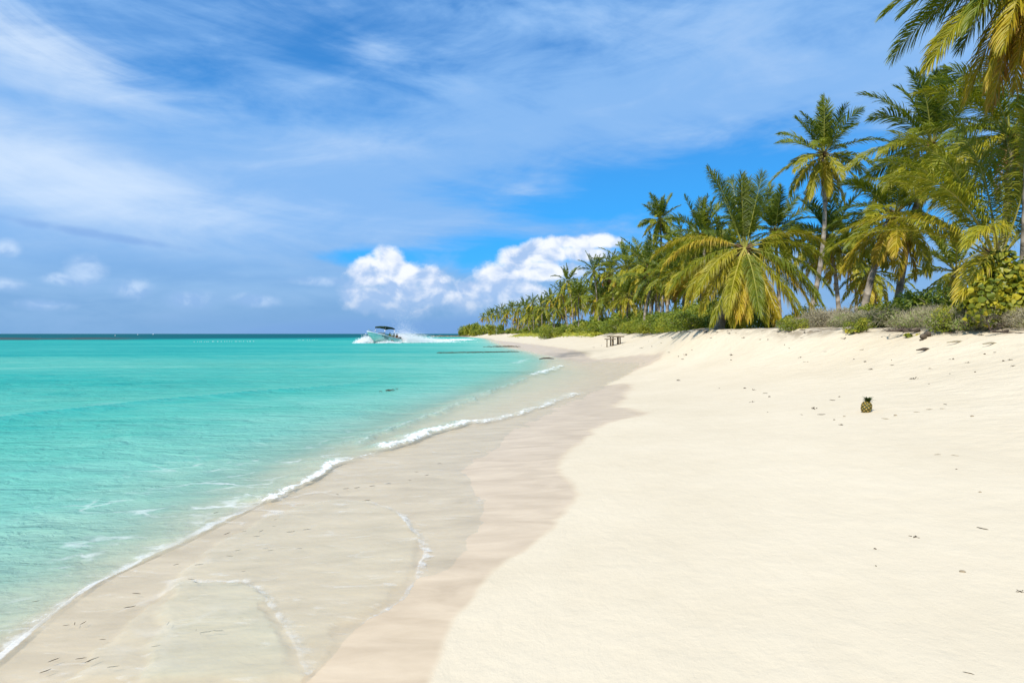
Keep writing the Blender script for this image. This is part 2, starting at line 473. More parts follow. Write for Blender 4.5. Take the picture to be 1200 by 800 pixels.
# ------------------------------------------------------------------ sea, with the swash that runs up the sand
def wl(pts): return np.array([ground(*p) for p in pts])
SW_MAIN = [(360, 812), (372, 790), (392, 762), (415, 738), (445, 722), (470, 703), (484, 680), (520, 668), (552, 645), (567, 612), (560, 575), (540, 553), (575, 528), (610, 503), (650, 483), (684, 466),
           (716, 451), (742, 434), (757, 424), (700, 422.5), (672, 425), (640, 417), (610, 407), (585, 401)]
swP = wl(SW_MAIN)
swP = np.concatenate([[[swP[0][0] - .15, 1.5]], swP, [[-30, 300], [-40, 400], [-400, 400], [-60, 1.5]]])
ew = (fbm(GX * 3, GY * 3, 41, 4) - .5) * .22 * np.clip(GY / 6, .4, 3)
sw = poly_sd(swP, GX, GY) + ew
film = np.clip(.018 * np.tanh(np.maximum(sw, 0) / .2), 0, .018)
lobes = [
    [(150, 812), (200, 690), (255, 688), (290, 688), (312, 706), (332, 745), (352, 772), (366, 800), (362, 830)],
    [(60, 812), (250, 640), (330, 600), (390, 588), (440, 592), (470, 604), (488, 630), (497, 655), (482, 682), (468, 704), (440, 721), (405, 745), (385, 770), (372, 812)],
]
lobe_sd = []
for k, L in enumerate(lobes):
    P = wl(L); e = poly_sd(P, GX, GY) + (fbm(GX * 4, GY * 4, 51 + k, 4) - .5) * .2
    lobe_sd.append(e); film = film + .020 * smooth(0, .08, e)

foam = np.zeros_like(GX); ridge = np.zeros_like(GX); rim = np.zeros_like(GX)


def foam_line(pts, width, amp, crest=0.0, back=1.0, seed=0, ends=True, broken=.0, thin=False):
    """white water along a line; crest = height of the wavelet, back = how far the foam trails seaward"""
    P = wl(pts); mg = 1.0 + 6 * width
    sub = (GX > P[:, 0].min() - mg) & (GX < P[:, 0].max() + mg) & (GY > P[:, 1].min() - mg) & (GY < P[:, 1].max() + mg)
    X, Y = GX[sub], GY[sub]; s = np.clip(Y / 8, .5, 4)
    d, side, t = line_d(P, X + (fbm(X * 1.7, Y * 1.7, 90 + seed) - .5) * .25 * s, Y)
    env = smooth(0, .08, t) * smooth(1, .92, t) if ends else 1.0
    if broken: env = env * smooth(broken - .25, broken + .25, fbm(X * 1.1 / s + 5, Y * 1.1 / s, 70 + seed))
    wd = np.where(side > 0, width * back, width * .45)
    f = amp * np.exp(-(d / wd) ** 2) * env
    arr = rim if thin else foam
    arr[sub] = np.maximum(arr[sub], f)
    if crest:
        wr = np.where(side > 0, .35 * back, .10) * (1 if crest < .1 else 1.2)
        ridge[sub] = np.maximum(ridge[sub], crest * np.exp(-(d / wr) ** 2) * env * (.15 + .9 * fbm(X * 4, Y * 4, 20 + seed) + .8 * fbm(X * 14, Y * 14, 120 + seed, 3)))


foam_line([(-60, 830), (0, 772), (50, 727), (100, 692), (160, 657), (210, 640), (262, 610), (340, 578), (400, 545)], .035, .9, .012, 2.4, 1, broken=.2, thin=True)
foam_line([(-60, 830), (0, 772), (50, 727), (100, 692)], .07, .5, .015, 1.6, 22, broken=.42)
foam_line([(150, 662), (210, 640), (262, 610), (320, 587)], .07, .5, .02, 1.6, 23, broken=.42)
foam_line([(305, 594), (345, 577), (372, 562), (394, 546), (404, 540)], .13, .85, .045, 1.2, 2)
foam_line([(396, 546), (430, 535), (462, 527)], .09, .78, .04, 1.6, 9, broken=.12)
foam_line([(455, 531), (470, 523), (486, 516), (510, 507), (540, 500), (566, 494)], .20, .92, .085, 1.2, 3)
foam_line([(555, 499), (585, 493), (612, 487), (640, 477), (668, 467), (690, 459)], .34, .66, .05, 1.6, 4, broken=.34)
foam_line([(405, 527), (440, 512), (500, 490), (560, 465), (600, 450), (624, 441)], .06, .38, .05, 1.0, 6, broken=.2, thin=True)
foam_line([(628, 440), (645, 434), (662, 428)], .4, .8, .05, 1.0, 7)
foam_line([(596, 449), (610, 444), (622, 440)], .3, .55, .03, 1.0, 8, broken=.35)
foam_line([(596, 428), (618, 421), (640, 417)], .6, .55, .0, 1.0, 12, broken=.35)
foam_line([(200, 690), (255, 689), (290, 688), (312, 706), (332, 745), (352, 772), (368, 806)], .04, .48, .0, 1.8, 13, broken=.2, thin=True)
foam_line([(360, 592), (395, 589), (440, 593), (468, 604), (488, 630), (497, 655), (482, 682), (468, 704), (440, 721), (405, 745)], .04, .46, .0, 1.8, 14, broken=.2, thin=True)
foam_line([(540, 553), (560, 575), (567, 612), (552, 645)], .05, .42, .0, 1.6, 16, broken=.2, thin=True)
foam_line([(345, 765), (356, 780), (368, 806)], .04, .42, .0, 1.4, 17)
foam_line([(575, 705), (600, 695), (620, 672)], .02, .45, .0, 1.0, 18, broken=.2, thin=True)
# the low swell that crosses the bay
swell = np.zeros_like(GX)
swell[sub] = .07 * np.exp(-(bd / np.where(bs > 0, 1.4, .4)) ** 2) * smooth(1, .45, bt)
q = np.interp(GY, YT, XT) - GX
chop = smooth(0, 3, q) * (.05 * (fbm(GX * .9 + 4, GY * .6, 88, 4) - .5) + .09 * (fbm(GX * .25, GY * .18, 33, 3) - .5)) * np.clip(40 / np.maximum(GY, 1), 0, 1)
Z0 = swell + chop + ridge
SZ = np.maximum(Z0, np.where(sw > 0, GH + film + ridge * .9, -9))
isw = (SZ > GH + .0008) & ((sw > 0) | (GX < np.interp(GY, YS, XS)))
depth = np.clip(SZ - GH, 0, 30)
# pale lacy foam left on the shallows
lace = smooth(2.2, .2, np.abs(q - .5)) * smooth(14, 9, GY)
lap = [(0, 690), (60, 650), (110, 620)]
keep = isw[:-1, :-1] & isw[:-1, 1:] & isw[1:, 1:] & isw[1:, :-1]
sq = quads[keep.ravel()]
used, inv = np.unique(sq, return_inverse=True)
reef = np.maximum(smooth(-60, -140, GX / np.maximum(GY, 1) * 300) * 0, 0)
rx = GX / np.maximum(GY, 1)
reef = smooth(.42, .55, fbm(rx * 9, GY * .012, 8) + .18) * smooth(-.52, -.62, rx) * smooth(180, 215, GY) * smooth(360, 300, GY)


def sea_material():
    m, g, out = material('sea_water')
    pos = g.node('ShaderNodeNewGeometry').outputs['Position']
    x, y, z = g.sep(pos)
    dep, foam, lace, reef = g.attr('depth'), g.attr('foam'), g.attr('lace'), g.attr('reef')
    nb = g.noise(g.comb(g.mul(x, .55), g.mul(y, .9), 0.0), .55, 4, .55, .4)
    nw = g.noise(g.comb(g.mul(x, .8), g.mul(y, 1.7), 1.5), 1.3, 3, .55, .6)
    nm = g.noise(g.comb(g.mul(x, .05), g.mul(y, .14), 2.5), 1.0, 5, .6, .5)
    nl = g.noise(g.comb(g.mul(x, .014), g.mul(y, .045), 6.5), 1.0, 4, .55, .6)
    d2 = g.mul(dep, g.lin(nl, .3, .7, .55, 1.5), g.add(-.25, g.mul(nb, .8), g.mul(nw, .85), g.mul(nm, .85)))
    lg = g.m('MULTIPLY', g.m('LOGARITHM', g.add(d2, 1.0), 2.0), .25)        # 0..1 over 0..15 m
    col = g.ramp(lg, [(0.0, (.92, .79, .55)), (.013, (.80, .745, .54)), (.030, (.55, .65, .48)), (.055, (.32, .545, .42)), (.12, (.19, .47, .37)), (.23, (.09, .385, .305)), (.36, (.026, .325, .275)), (.52, (.004, .245, .23)), (.80, (.001, .125, .135)), (1.0, (.001, .085, .105))])
    col = g.mix(g.mul(reef, .8), col, (.055, .062, .06))
    op = g.m('SUBTRACT', 1.0, g.m('EXPONENT', g.mul(dep, -5.2)))
    # foam
    f1 = g.noise(g.comb(x, y, g.mul(z, 4.0)), 7.0, 6, .68, .6)
    f2 = g.noise(pos, 26, 4, .7)
    fm = g.mul(g.step(g.add(foam, g.mul(g.m('SUBTRACT', f1, .5), 2.0), g.mul(g.m('SUBTRACT', f2, .5), 1.2)), .44, .98), g.step(foam, .04, .5, .0, .95))
    vor = g.node('ShaderNodeTexVoronoi', feature='DISTANCE_TO_EDGE'); vor.inputs['Scale'].default_value = 1.5
    wv = g.node('ShaderNodeVectorMath', operation='ADD')
    wn = g.node('ShaderNodeTexNoise'); wn.inputs['Scale'].default_value = 1.6; wn.inputs['Detail'].default_value = 4; g.l.new(pos, wn.inputs['Vector'])
    sc = g.node('ShaderNodeVectorMath', operation='SCALE'); g.l.new(wn.outputs['Color'], sc.inputs[0]); sc.inputs['Scale'].default_value = .9
    g.l.new(pos, wv.inputs[0]); g.l.new(sc.outputs[0], wv.inputs[1])
    st = g.node('ShaderNodeVectorMath', operation='MULTIPLY'); g.l.new(wv.outputs[0], st.inputs[0]); st.inputs[1].default_value = (1, 1.5, 1)
    g.l.new(st.outputs[0], vor.inputs['Vector'])
    lc = g.mul(g.step(vor.outputs['Distance'], .10, .0), g.step(g.noise(pos, .9, 4, .6), .48, .66), lace, .5)
    # far whitecaps on the reef
    cap = g.mul(g.step(g.noise(g.comb(g.mul(x, .12), g.mul(y, .05), 5.0), 1.0, 5, .7), .70, .76), g.step(y, 160, 230), .0)
    cap = g.mul(g.step(g.noise(g.comb(g.mul(x, .35), g.mul(y, .10), 5.0), 1.0, 4, .7), .66, .72), reef)
    stn = g.noise(g.comb(g.mul(x, 1.3), g.mul(y, 4.2), 3.0), 2.2, 6, .68, 1.2)
    strk = g.mul(g.step(stn, .56, .72), g.step(dep, .25, .05), g.step(y, 26, 12), .22)  # thin foam streaks; pale ripple light on the film is painted in too
    rm = g.mul(g.step(g.add(g.attr('rim'), g.mul(g.m('SUBTRACT', f1, .5), 1.9), g.mul(g.m('SUBTRACT', f2, .5), .8)), .10, .85), g.step(g.attr('rim'), .02, .40), g.lin(g.noise(pos, 1.3, 3), .35, .65, .18, .60))
    fm = g.m('MAXIMUM', fm, rm)
    fo = g.m('MAXIMUM', g.m('MAXIMUM', fm, lc), g.m('MAXIMUM', cap, strk), clamp=True)
    # surface normal: ripples that get coarser seaward
    rip = g.add(g.mul(g.noise(g.comb(g.mul(x, 1.0), g.mul(y, 1.7), 0.0), 5.5, 4, .6, .8), .45), g.mul(nw, 1.3), g.mul(g.noise(g.comb(g.mul(x, .22), g.mul(y, .5), 0.0), 1.0, 3, .55, .3), 2.4))
    shallow = g.step(dep, .005, .3, .40, 1.0)
    fade = g.step(y, 20, 160, 1.0, .35)
    nrm = g.bump(rip, g.mul(shallow, fade, g.lin(nm, .32, .68, .35, 1.2)), .14)
    diff = g.node('ShaderNodeBsdfDiffuse'); g.put(diff.inputs['Color'], col); g.put(diff.inputs['Normal'], nrm)
    tr = g.node('ShaderNodeBsdfTransparent'); g.put(tr.inputs['Color'], (.97, .985, .975, 1))
    body = g.node('ShaderNodeMixShader'); g.put(body.inputs[0], op); g.l.new(tr.outputs[0], body.inputs[1]); g.l.new(diff.outputs[0], body.inputs[2])
    gl = g.node('ShaderNodeBsdfGlossy'); g.put(gl.inputs['Roughness'], g.step(y, 5, 150, .07, .25)); g.put(gl.inputs['Normal'], nrm)
    fr = g.node('ShaderNodeFresnel'); fr.inputs['IOR'].default_value = 1.33; g.put(fr.inputs['Normal'], nrm)
    ff = g.m('MINIMUM', g.mul(fr.outputs[0], .45), g.mul(g.step(y, 15, 200, .15, .07), g.step(dep, .02, .2, .45, 1.0)))
    surf = g.node('ShaderNodeMixShader'); g.put(surf.inputs[0], ff); g.l.new(body.outputs[0], surf.inputs[1]); g.l.new(gl.outputs[0], surf.inputs[2])
    fd = g.node('ShaderNodeBsdfDiffuse'); g.put(fd.inputs['Color'], (.80, .80, .77, 1)); g.put(fd.inputs['Normal'], g.bump(g.add(f1, f2), .35, .04))
    res = g.node('ShaderNodeMixShader'); g.put(res.inputs[0], fo); g.l.new(surf.outputs[0], res.inputs[1]); g.l.new(fd.outputs[0], res.inputs[2])
    g.l.new(res.outputs[0], out.inputs[0])
    return m


remap = inv.reshape(-1, 4)
V3 = np.stack([GX, GY, SZ], -1).reshape(-1, 3)[used]
me = new_mesh('sea', V3, remap, None, [sea_material()], None, dict(depth=depth.ravel()[used], foam=foam.ravel()[used], lace=lace.ravel()[used], rim=rim.ravel()[used], reef=reef.ravel()[used]))
tag(link('water', me), kind='structure')

# ------------------------------------------------------------------ plant materials
def leaf_material(name, stops, transl=.30, rough=.5, spec=.35):
    m, g, out = material(name)
    t = g.attr('tone'); rnd = g.node('ShaderNodeObjectInfo').outputs['Random']
    pos = g.node('ShaderNodeTexCoord').outputs['Object']
    f = g.add(t, g.mul(g.m('SUBTRACT', g.noise(pos, 1.2, 3), .5), .30), g.mul(g.m('SUBTRACT', rnd, .5), .24))
    c = g.ramp(f, stops)
    
    p = g.node('ShaderNodeBsdfPrincipled'); g.put(p.inputs['Base Color'], c); p.inputs['Roughness'].default_value = rough; p.inputs['Specular IOR Level'].default_value = spec
    tl = g.node('ShaderNodeBsdfTranslucent'); g.put(tl.inputs['Color'], g.mix(1.0, c, (1.15, 1.15, .6) if name != 'spray' else (1, 1, 1), 'MULTIPLY'))
    mx = g.node('ShaderNodeMixShader'); mx.inputs[0].default_value = transl
    g.l.new(p.outputs[0], mx.inputs[1]); g.l.new(tl.outputs[0], mx.inputs[2]); g.l.new(mx.outputs[0], out.inputs[0])
    return m


M_LEAF = leaf_material('palm_leaf', [(0, (.062, .098, .007)), (.3, (.175, .205, .010)), (.55, (.335, .30, .013)), (.75, (.47, .345, .02)), (.9, (.38, .20, .03)), (1, (.18, .10, .04))])
M_RACH = leaf_material('palm_midrib', [(0, (.24, .24, .04)), (.6, (.42, .35, .07)), (1, (.30, .18, .07))], .05, .4)
M_SHRUB = leaf_material('shrub_leaf', [(0, (.08, .13, .012)), (.5, (.20, .24, .018)), (1, (.38, .35, .03))], .3)
M_GRAPE = leaf_material('sea_grape_leaf', [(0, (.06, .10, .012)), (.45, (.17, .20, .018)), (.8, (.38, .35, .025)), (1, (.52, .42, .03))], .35, .4)
M_SCRUB = leaf_material('scrub_leaf', [(0, (.27, .24, .155)), (.5, (.34, .31, .18)), (.8, (.25, .29, .10)), (1, (.25, .33, .06))], .2, .7, .1)
M_TWIG = simple('dry_twig', (.33, .285, .19), .9, .3, 5, spec=.1)
M_DARKTWIG = simple('weathered_branch', (.085, .065, .05), .9, .3, 5, spec=.1)
M_FIBRE = simple('palm_fibre', (.16, .105, .05), .95, .4, 12, spec=.1)
M_COCO = simple('coconut_husk', (.22, .17, .04), .5, .3, 6)


def trunk_material():
    m, g, out = material('palm_trunk')
    p = g.node('ShaderNodeBsdfPrincipled'); a = g.attr('along'); co = g.node('ShaderNodeTexCoord').outputs['Object']
    n = g.noise(co, 3, 5, .6)
    ring = g.m('SINE', g.add(g.mul(a, 60.0), g.mul(n, 3.0)))
    c = g.mix(g.lin(n, .3, .7), (.185, .15, .11), (.36, .31, .245))
    c = g.mix(g.step(ring, .55, 1.0, 0, .5), c, (.11, .085, .06))
    g.put(p.inputs['Base Color'], c); p.inputs['Roughness'].default_value = .9; p.inputs['Specular IOR Level'].default_value = .1
    g.put(p.inputs['Normal'], g.bump(g.add(ring, n), .8, .03)); g.l.new(p.outputs[0], out.inputs[0])
    return m


M_TRUNK = trunk_material()
DOWN = np.array([0, 0, -1.0])


def frond_geo(az, el, L, droop, wind=(0, 0, 0), leaf=.8, n=60, segs=3, hang=.6, width=.045, tone=.3, t0=.16, twist=0.0, r=rng, rach=.045, bare=0.0):
    """one coconut frond: arching midrib with two rows of leaflets. Returns verts, quads, material ids, tones"""
    K = 16; wind = np.asarray(wind, float)
    h = np.array([math.cos(az), math.sin(az), 0]); d = h * math.cos(el) + np.array([0, 0, math.sin(el)])
    nrm = -h * math.sin(el) + np.array([0, 0, math.cos(el)])
    pts = [np.zeros(3)]; ds = [d]; ns = [nrm]
    for k in range(K):
        t = (k + .5) / K
        horiz = math.hypot(d[0], d[1])
        d = unit(d + (DOWN * droop * (.25 + 1.5 * t) * (.3 + .7 * horiz) + wind * (.15 + 1.2 * t)) / K)
        nrm = unit(ns[-1] - d * (ns[-1] @ d))
        pts.append(pts[-1] + d * L / K); ds.append(d); ns.append(nrm)
    pts, ds, ns = map(np.array, (pts, ds, ns)); ts = np.linspace(0, 1, K + 1)
    # midrib
    V, Q, M, T = [], [], [], []
    ss = np.cross(ds, ns)
    rr = rach * (1 - .85 * ts ** .8); rr[:2] *= 1.5
    for k in range(K + 1):
        for (a, b) in ((1, 0), (0, .7), (-1, 0), (0, -.7)): V.append(pts[k] + rr[k] * (ss[k] * a + ns[k] * b))
    for k in range(K):
        for j in range(4): Q.append((k * 4 + j, k * 4 + (j + 1) % 4, k * 4 + 4 + (j + 1) % 4, k * 4 + 4 + j))
    nv = len(V); M = [1] * len(Q); T = [tone] * nv
    # leaflets
    tl = np.concatenate([np.linspace(t0, .995, n)] * 2) + r.uniform(-.4, .4, 2 * n) * (1 - t0) / n
    tl = np.clip(tl, t0, .999); sd = np.concatenate([np.ones(n), -np.ones(n)])
    if bare:
        kp = r.random(2 * n) > bare; tl, sd = tl[kp], sd[kp]
    f = lambda A: np.stack([np.interp(tl, ts, A[:, i]) for i in range(3)], -1)
    P, D, N = f(pts), unit(f(ds)), unit(f(ns)); S = np.cross(D, N) * sd[:, None]
    tw = twist * tl; N2 = N * np.cos(tw)[:, None] + np.cross(D, N) * np.sin(tw)[:, None]; S = np.cross(D, N2) * sd[:, None]; N = N2
    tp = (tl - t0) / (1 - t0)
    prof = np.interp(tp, [0, .08, .3, .6, .85, 1], [.55, .8, 1.0, .92, .62, .38])
    ln = leaf * prof * r.uniform(.85, 1.1, len(tl))
    fa = np.interp(tp, [0, .7, 1], [.62, .85, 1.25]) + r.normal(0, .09, len(tl))
    vv = .32 + r.normal(0, .14, len(tl))
    dr = unit(S * np.cos(fa)[:, None] + D * np.sin(fa)[:, None] + N * vv[:, None])
    hg = hang * r.uniform(.7, 1.35, len(tl))
    c = P.copy(); rows_ = []
    wv = unit(D - dr * np.sum(D * dr, -1, keepdims=True))
    rollr = r.normal(0, .45, len(tl)); wv = unit(wv * np.cos(rollr)[:, None] + np.cross(dr, wv) * np.sin(rollr)[:, None])
    wprof = [.55, 1.0, .85, .12] if segs == 3 else [.7, 1.0, .12]
    dd = dr
    for j in range(segs + 1):
        wj = (width * wprof[j] * (.6 + .4 * prof) / 2)[:, None] * wv
        rows_.append(c - wj); rows_.append(c + wj)
        dd = unit(dd + DOWN * (hg * (.35 + .75 * j) / segs * 1.5)[:, None] + wind * .35 * (j + 1) / segs)
        c = c + dd * (ln / segs)[:, None]
    nl = len(tl); B = np.stack(rows_, 1).reshape(-1, 3); k2 = 2 * (segs + 1)
    base = nv + np.arange(nl) * k2
    LQ = np.concatenate([np.stack([base + 2 * j, base + 2 * j + 1, base + 2 * j + 3, base + 2 * j + 2], -1) for j in range(segs)])
    V = np.concatenate([np.array(V), B]); Q = np.concatenate([np.array(Q), LQ])
    M = np.array(M + [0] * len(LQ))
    tn = np.repeat(tone + r.normal(0, .05, nl), k2) + np.tile(np.repeat(np.linspace(-.02, .10, segs + 1), 2), nl)
    return V, Q, M, np.clip(np.concatenate([T, tn]), 0, 1)


def frond_spec(N, r, el0=78, el1=-40, yellow=.3, droop=(.5, 1.5), Lj=.12, az0=None):
    out = []; az = r.uniform(0, 6.28) if az0 is None else az0
    for i in range(N):
        a = (i + r.uniform(-.3, .3)) / max(N - 1, 1); a = min(max(a, 0), 1)
        out.append(dict(az=az + r.normal(0, .18), el=R(el0 + (el1 - el0) * a ** 1.1 + r.normal(0, 5)), droop=droop[0] + (droop[1] - droop[0]) * a + r.normal(0, .12),
                        L=1 - .18 * abs(a - .4) + r.uniform(-Lj, Lj), hang=.3 + .9 * a + r.normal(0, .1), tone=.10 + yellow * a ** 1.6 * 1.25 + r.normal(0, .06), twist=r.normal(0, .7)))
        az += 2.39996
    return out


def trunk_geo(base, top, rb, rt, bow=(0, 0), n=22, k=10):
    """curved, flared trunk from base to top (both relative to the thing's origin)"""
    base, top = np.array(base, float), np.array(top, float)
    t = np.linspace(0, 1, n)
    P = base + (top - base) * t[:, None]; P[:, :2] += np.outer(np.sin(math.pi * t) , bow)
    rad = rt + (rb - rt) * (1 - t) ** 1.4; rad[0] *= 1.35; rad[1] *= 1.12
    d = unit(np.gradient(P, axis=0)); ref = np.array([1.0, 0, 0]); V = []
    for i in range(n):
        a = unit(np.cross(d[i], np.cross(ref, d[i]))); b = np.cross(d[i], a)
        for j in range(k):
            w_ = 2 * math.pi * j / k; V.append(P[i] + rad[i] * (1 + rng.normal(0, .03)) * (a * math.cos(w_) + b * math.sin(w_)))
    q = [(i * k + j, i * k + (j + 1) % k, (i + 1) * k + (j + 1) % k, (i + 1) * k + j) for i in range(n - 1) for j in range(k)]
    L = np.linalg.norm(top - base)
    return np.array(V), q, np.repeat(t * L / 6, k)


def near_palm(label, base, crown, L, N=20, r0=.15, bow=(0, 0), wind=(0, 0, 0), group='coconut palms', specs=None, leaf=.8, n=62, segs=3, width=.045, nuts=5, rt=.11, dead=2, skirt=True, name='coconut_palm', **kw):
    bx, by = base; bz = hz(bx, by) - .12
    r = np.random.default_rng(int(abs(bx * 131 + by * 17)) + N)
    root = thing(name, label, 'palm', (bx, by, bz), group=group)
    top = np.array(crown) - np.array([bx, by, bz])
    V, q, al = trunk_geo((0, 0, 0), top, r0, rt, bow)
    link('trunk', new_mesh('trunk', V, q, None, [M_TRUNK], None, dict(along=al)), root)
    if skirt:
        mb = MB()
        for i in range(26):          # leaf bases and fibre round the heart
            a = r.uniform(0, 6.28); e = r.uniform(.2, 1.3); l = r.uniform(.25, .6)
            o_ = np.array([math.cos(a), math.sin(a), 0]) * rt
            p0 = top + o_ * .7 + [0, 0, r.uniform(-.35, .05)]
            mb.tube([p0, p0 + (o_ / rt * math.cos(e) + np.array([0, 0, math.sin(e)])) * l * .5, p0 + (o_ / rt * math.cos(e - .3) + np.array([0, 0, math.sin(e - .3)])) * l], [.055, .05, .028], 5)
        mb.build('crown_heart', M_FIBRE, root)
    specs = specs or frond_spec(N, r, **kw)
    for s in specs:
        V, Q, M, T = frond_geo(s['az'], s['el'], L * s['L'], s['droop'], np.array(wind) * s.get('w', 1), leaf, n, segs, s['hang'], width, s['tone'], twist=s['twist'], r=r, rach=.045 * L / 4.5, bare=s.get('bare', 0))
        link('frond', new_mesh('frond', V + top + unit(np.array([math.cos(s['az']), math.sin(s['az']), .6])) * rt * .5, Q, None, [M_LEAF, M_RACH], M, dict(tone=T), False), root)
    for i in range(dead):
        a = r.uniform(0, 6.28)
        V, Q, M, T = frond_geo(a, R(-62), L * .7, 1.2, (0, 0, 0), leaf * .7, n // 2, segs, 1.6, width, .93, r=r, rach=.035, bare=.3)
        o = link('frond', new_mesh('frond', V + top, Q, None, [M_LEAF, M_RACH], M, dict(tone=T), False), root); o['label'] = 'dry brown frond hanging against the trunk'
    for i in range(nuts):
        a = r.uniform(0, 6.28); b = MB(); th = np.linspace(0, math.pi, 7); c = top + np.array([math.cos(a), math.sin(a), 0]) * .26 + [0, 0, -.22 - r.uniform(0, .25)]
        b.tube([c + [0, 0, .15 * math.cos(x)] for x in th], np.maximum(.12 * np.sin(th), .004), 8)
        b.build('coconut', M_COCO, root)
    return root


def W(px, py, Y):              # world point at distance Y seen at a photo position
    return np.array([(px - 600) / FPX * Y, Y, EYE + (HOR - py) / FPX * Y])


# ------------------------------------------------------------------ the palms one can tell apart
# squat yellow palm standing at the front of the grove
r_ = np.random.default_rng(4)
S = []
for (az, el, L, dr, hang, tone, tw) in [
    (95, 84, .80, .25, .35, .22, .3), (60, 78, .76, .3, .4, .24, .2), (165, 72, .92, 1.1, .7, .22, .4), (20, 66, .75, .5, .4, .25, .2), (84, 79, .78, .3, .4, .26, 1.3), (178, 74, .86, 1.5, .7, .24, .9), (100, 72, .84, .5, .5, .24, -.9), (5, 78, .8, .35, .4, .26, 1.1),
    (175, 26, 1.02, 1.5, 1.0, .55, .2), (184, 10, 1.06, 1.2, 1.1, .60, .1), (2, 30, .95, 1.4, 1.0, .52, -.2), (-14, 18, .95, 1.6, 1.1, .5, .1), (200, -4, 1.05, 1.2, 1.2, .62, .1), (192, 18, 1.0, 1.5, 1.1, .58, .2),
    (214, -20, 1.04, 1.1, 1.2, .64, 0), (232, -34, 1.0, .9, 1.3, .66, .2), (252, -46, .95, .7, 1.3, .62, 0), (272, -54, .92, .5, 1.3, .64, 0), (290, -50, .94, .6, 1.3, .62, -.1), (222, -8, 1.0, 1.4, 1.2, .6, .1),
    (308, -38, .98, .8, 1.3, .62, -.1), (326, -22, 1.0, 1.1, 1.2, .58, 0), (344, -4, 1.0, 1.4, 1.1, .55, 0), (120, 20, 1.0, 1.0, .9, .4, 0), (70, 10, 1.0, 1.0, .9, .4, 0), (40, -5, 1., 1., 1.0, .45, 0), (145, -12, 1., 1., 1.1, .5, 0),
    (226, -46, 1.02, .6, 1.3, .56, .1), (238, -52, .98, .5, 1.3, .6, 0), (242, -60, .88, .4, 1.4, .74, 0), (298, -62, .86, .4, 1.4, .72, 0), (262, -30, 1.0, 1.2, 1.2, .6, .1), (318, -12, 1.0, 1.5, 1.2, .56, 0)]:
    S.append(dict(az=R(az + r_.normal(0, 3)), el=R(el), L=L, droop=dr, hang=hang, tone=tone - .12, twist=tw))
S += [dict(q, az=q['az'] + R(r_.uniform(5, 12)), el=q['el'] - R(r_.uniform(4, 12)), L=q['L'] * .94, tone=q['tone'] + .05) for q in [q for q in S if q['el'] < R(32)][::2]]
for q in S: q['tone'] = max(.05, q['tone'] + r_.normal(0, .09))
c = W(872, 292, 33)
near_palm('squat coconut palm with a skirt of yellow fronds sweeping down to the sand', W(842, 389, 33.2)[:2], c, 4.6, specs=S, n=120, leaf=.92, width=.034, r0=.24, rt=.17, nuts=6, dead=1, bow=(-.1, 0))

# wind-swept palm on the right
S = []
for (az, el, L, dr, hang, tone, tw, wd) in [
    (170, 76, 1.12, .9, .8, .34, .5, 1.1), (190, 62, 1.1, 1.1, .9, .36, .5, 1.0), (205, 52, 1.12, 1.2, 1.0, .40, .5, .9), 
    (185, 38, 1.1, 1.3, 1.0, .42, .3, .7), (165, 34, 1.05, 1.3, .9, .40, .2, .7), (240, 26, 1.0, 1.2, 1.0, .48, .2, .6), (225, 6, .9, 1.3, 1.1, .52, .1, .5),
    (80, 84, 1.0, .5, .6, .30, .4, .7), (20, 74, .95, .5, .7, .34, .3, .5), (300, 70, .95, .8, .8, .36, .2, .8), (340, 58, .9, .6, .8, .36, .2, .6), (0, 50, .9, .8, .8, .36, .2, .4), (120, 60, 1.0, .9, .8, .34, .3, .9), ]:
    S.append(dict(az=R(az + r_.normal(0, 3)), el=R(el), L=L, droop=dr, hang=hang, tone=tone, twist=tw, w=wd))
c = W(1168, 306, 21)
near_palm('wind-swept coconut palm leaning over the round-leaved bush, its fronds blown left', (13.4, 20.6), c, 4.7, specs=S, wind=(-1.1, .1, .1), n=110, leaf=.95, width=.033, r0=.2, rt=.16, nuts=0, dead=3, bow=(-.15, 0))

# tall palm cut by the top right corner
c = W(1206, -38, 19)
near_palm('tall coconut palm whose hanging fronds fill the top right corner', (15.12, 20.2), c, 3.6, N=36, el0=45, el1=-78, yellow=.62, droop=(1.0, 1.7), n=96, leaf=1.0, wind=(-.2, 0, -.1), r0=.19, rt=.14, bow=(.1, 0), nuts=8, width=.04)
c = W(1182, 160, 26)
near_palm('bright yellow-green coconut palm crown tucked under the tall corner palm', (18.6, 27), c, 3.9, N=28, el0=70, el1=-40, yellow=.40, droop=(.8, 1.6), n=84, leaf=.9, wind=(-.5, 0, 0), r0=.18, bow=(.3, 0))
c = W(1090, 172, 32)
near_palm('shaggy coconut palm leaning left behind the wind-swept palm', W(1046, 345, 32)[:2], c, 3.9, N=32, el0=80, el1=-55, yellow=.40, droop=(.8, 1.6), n=84, leaf=.92, wind=(-.45, 0, 0), r0=.18, bow=(-.2, 0))
c = W(1048, 252, 31)
near_palm('coconut palm with amber hanging fronds on a leaning grey trunk', W(1008, 352, 31)[:2], c, 3.2, N=28, el0=60, el1=-72, yellow=.56, droop=(.9, 1.5), n=76, leaf=.85, wind=(-.3, 0, 0), r0=.19, bow=(-.25, 0))
c = W(964, 182, 45)
near_palm('tall slender coconut palm rising alone above the grove with a curved trunk', W(944, 352, 45)[:2], c, 3.7, N=32, el0=82, el1=-76, yellow=.46, droop=(.6, 1.3), n=64, segs=2, width=.06, leaf=.85, r0=.2, bow=(.55, 0), wind=(-.1, 0, 0))
c = W(972, 278, 49)
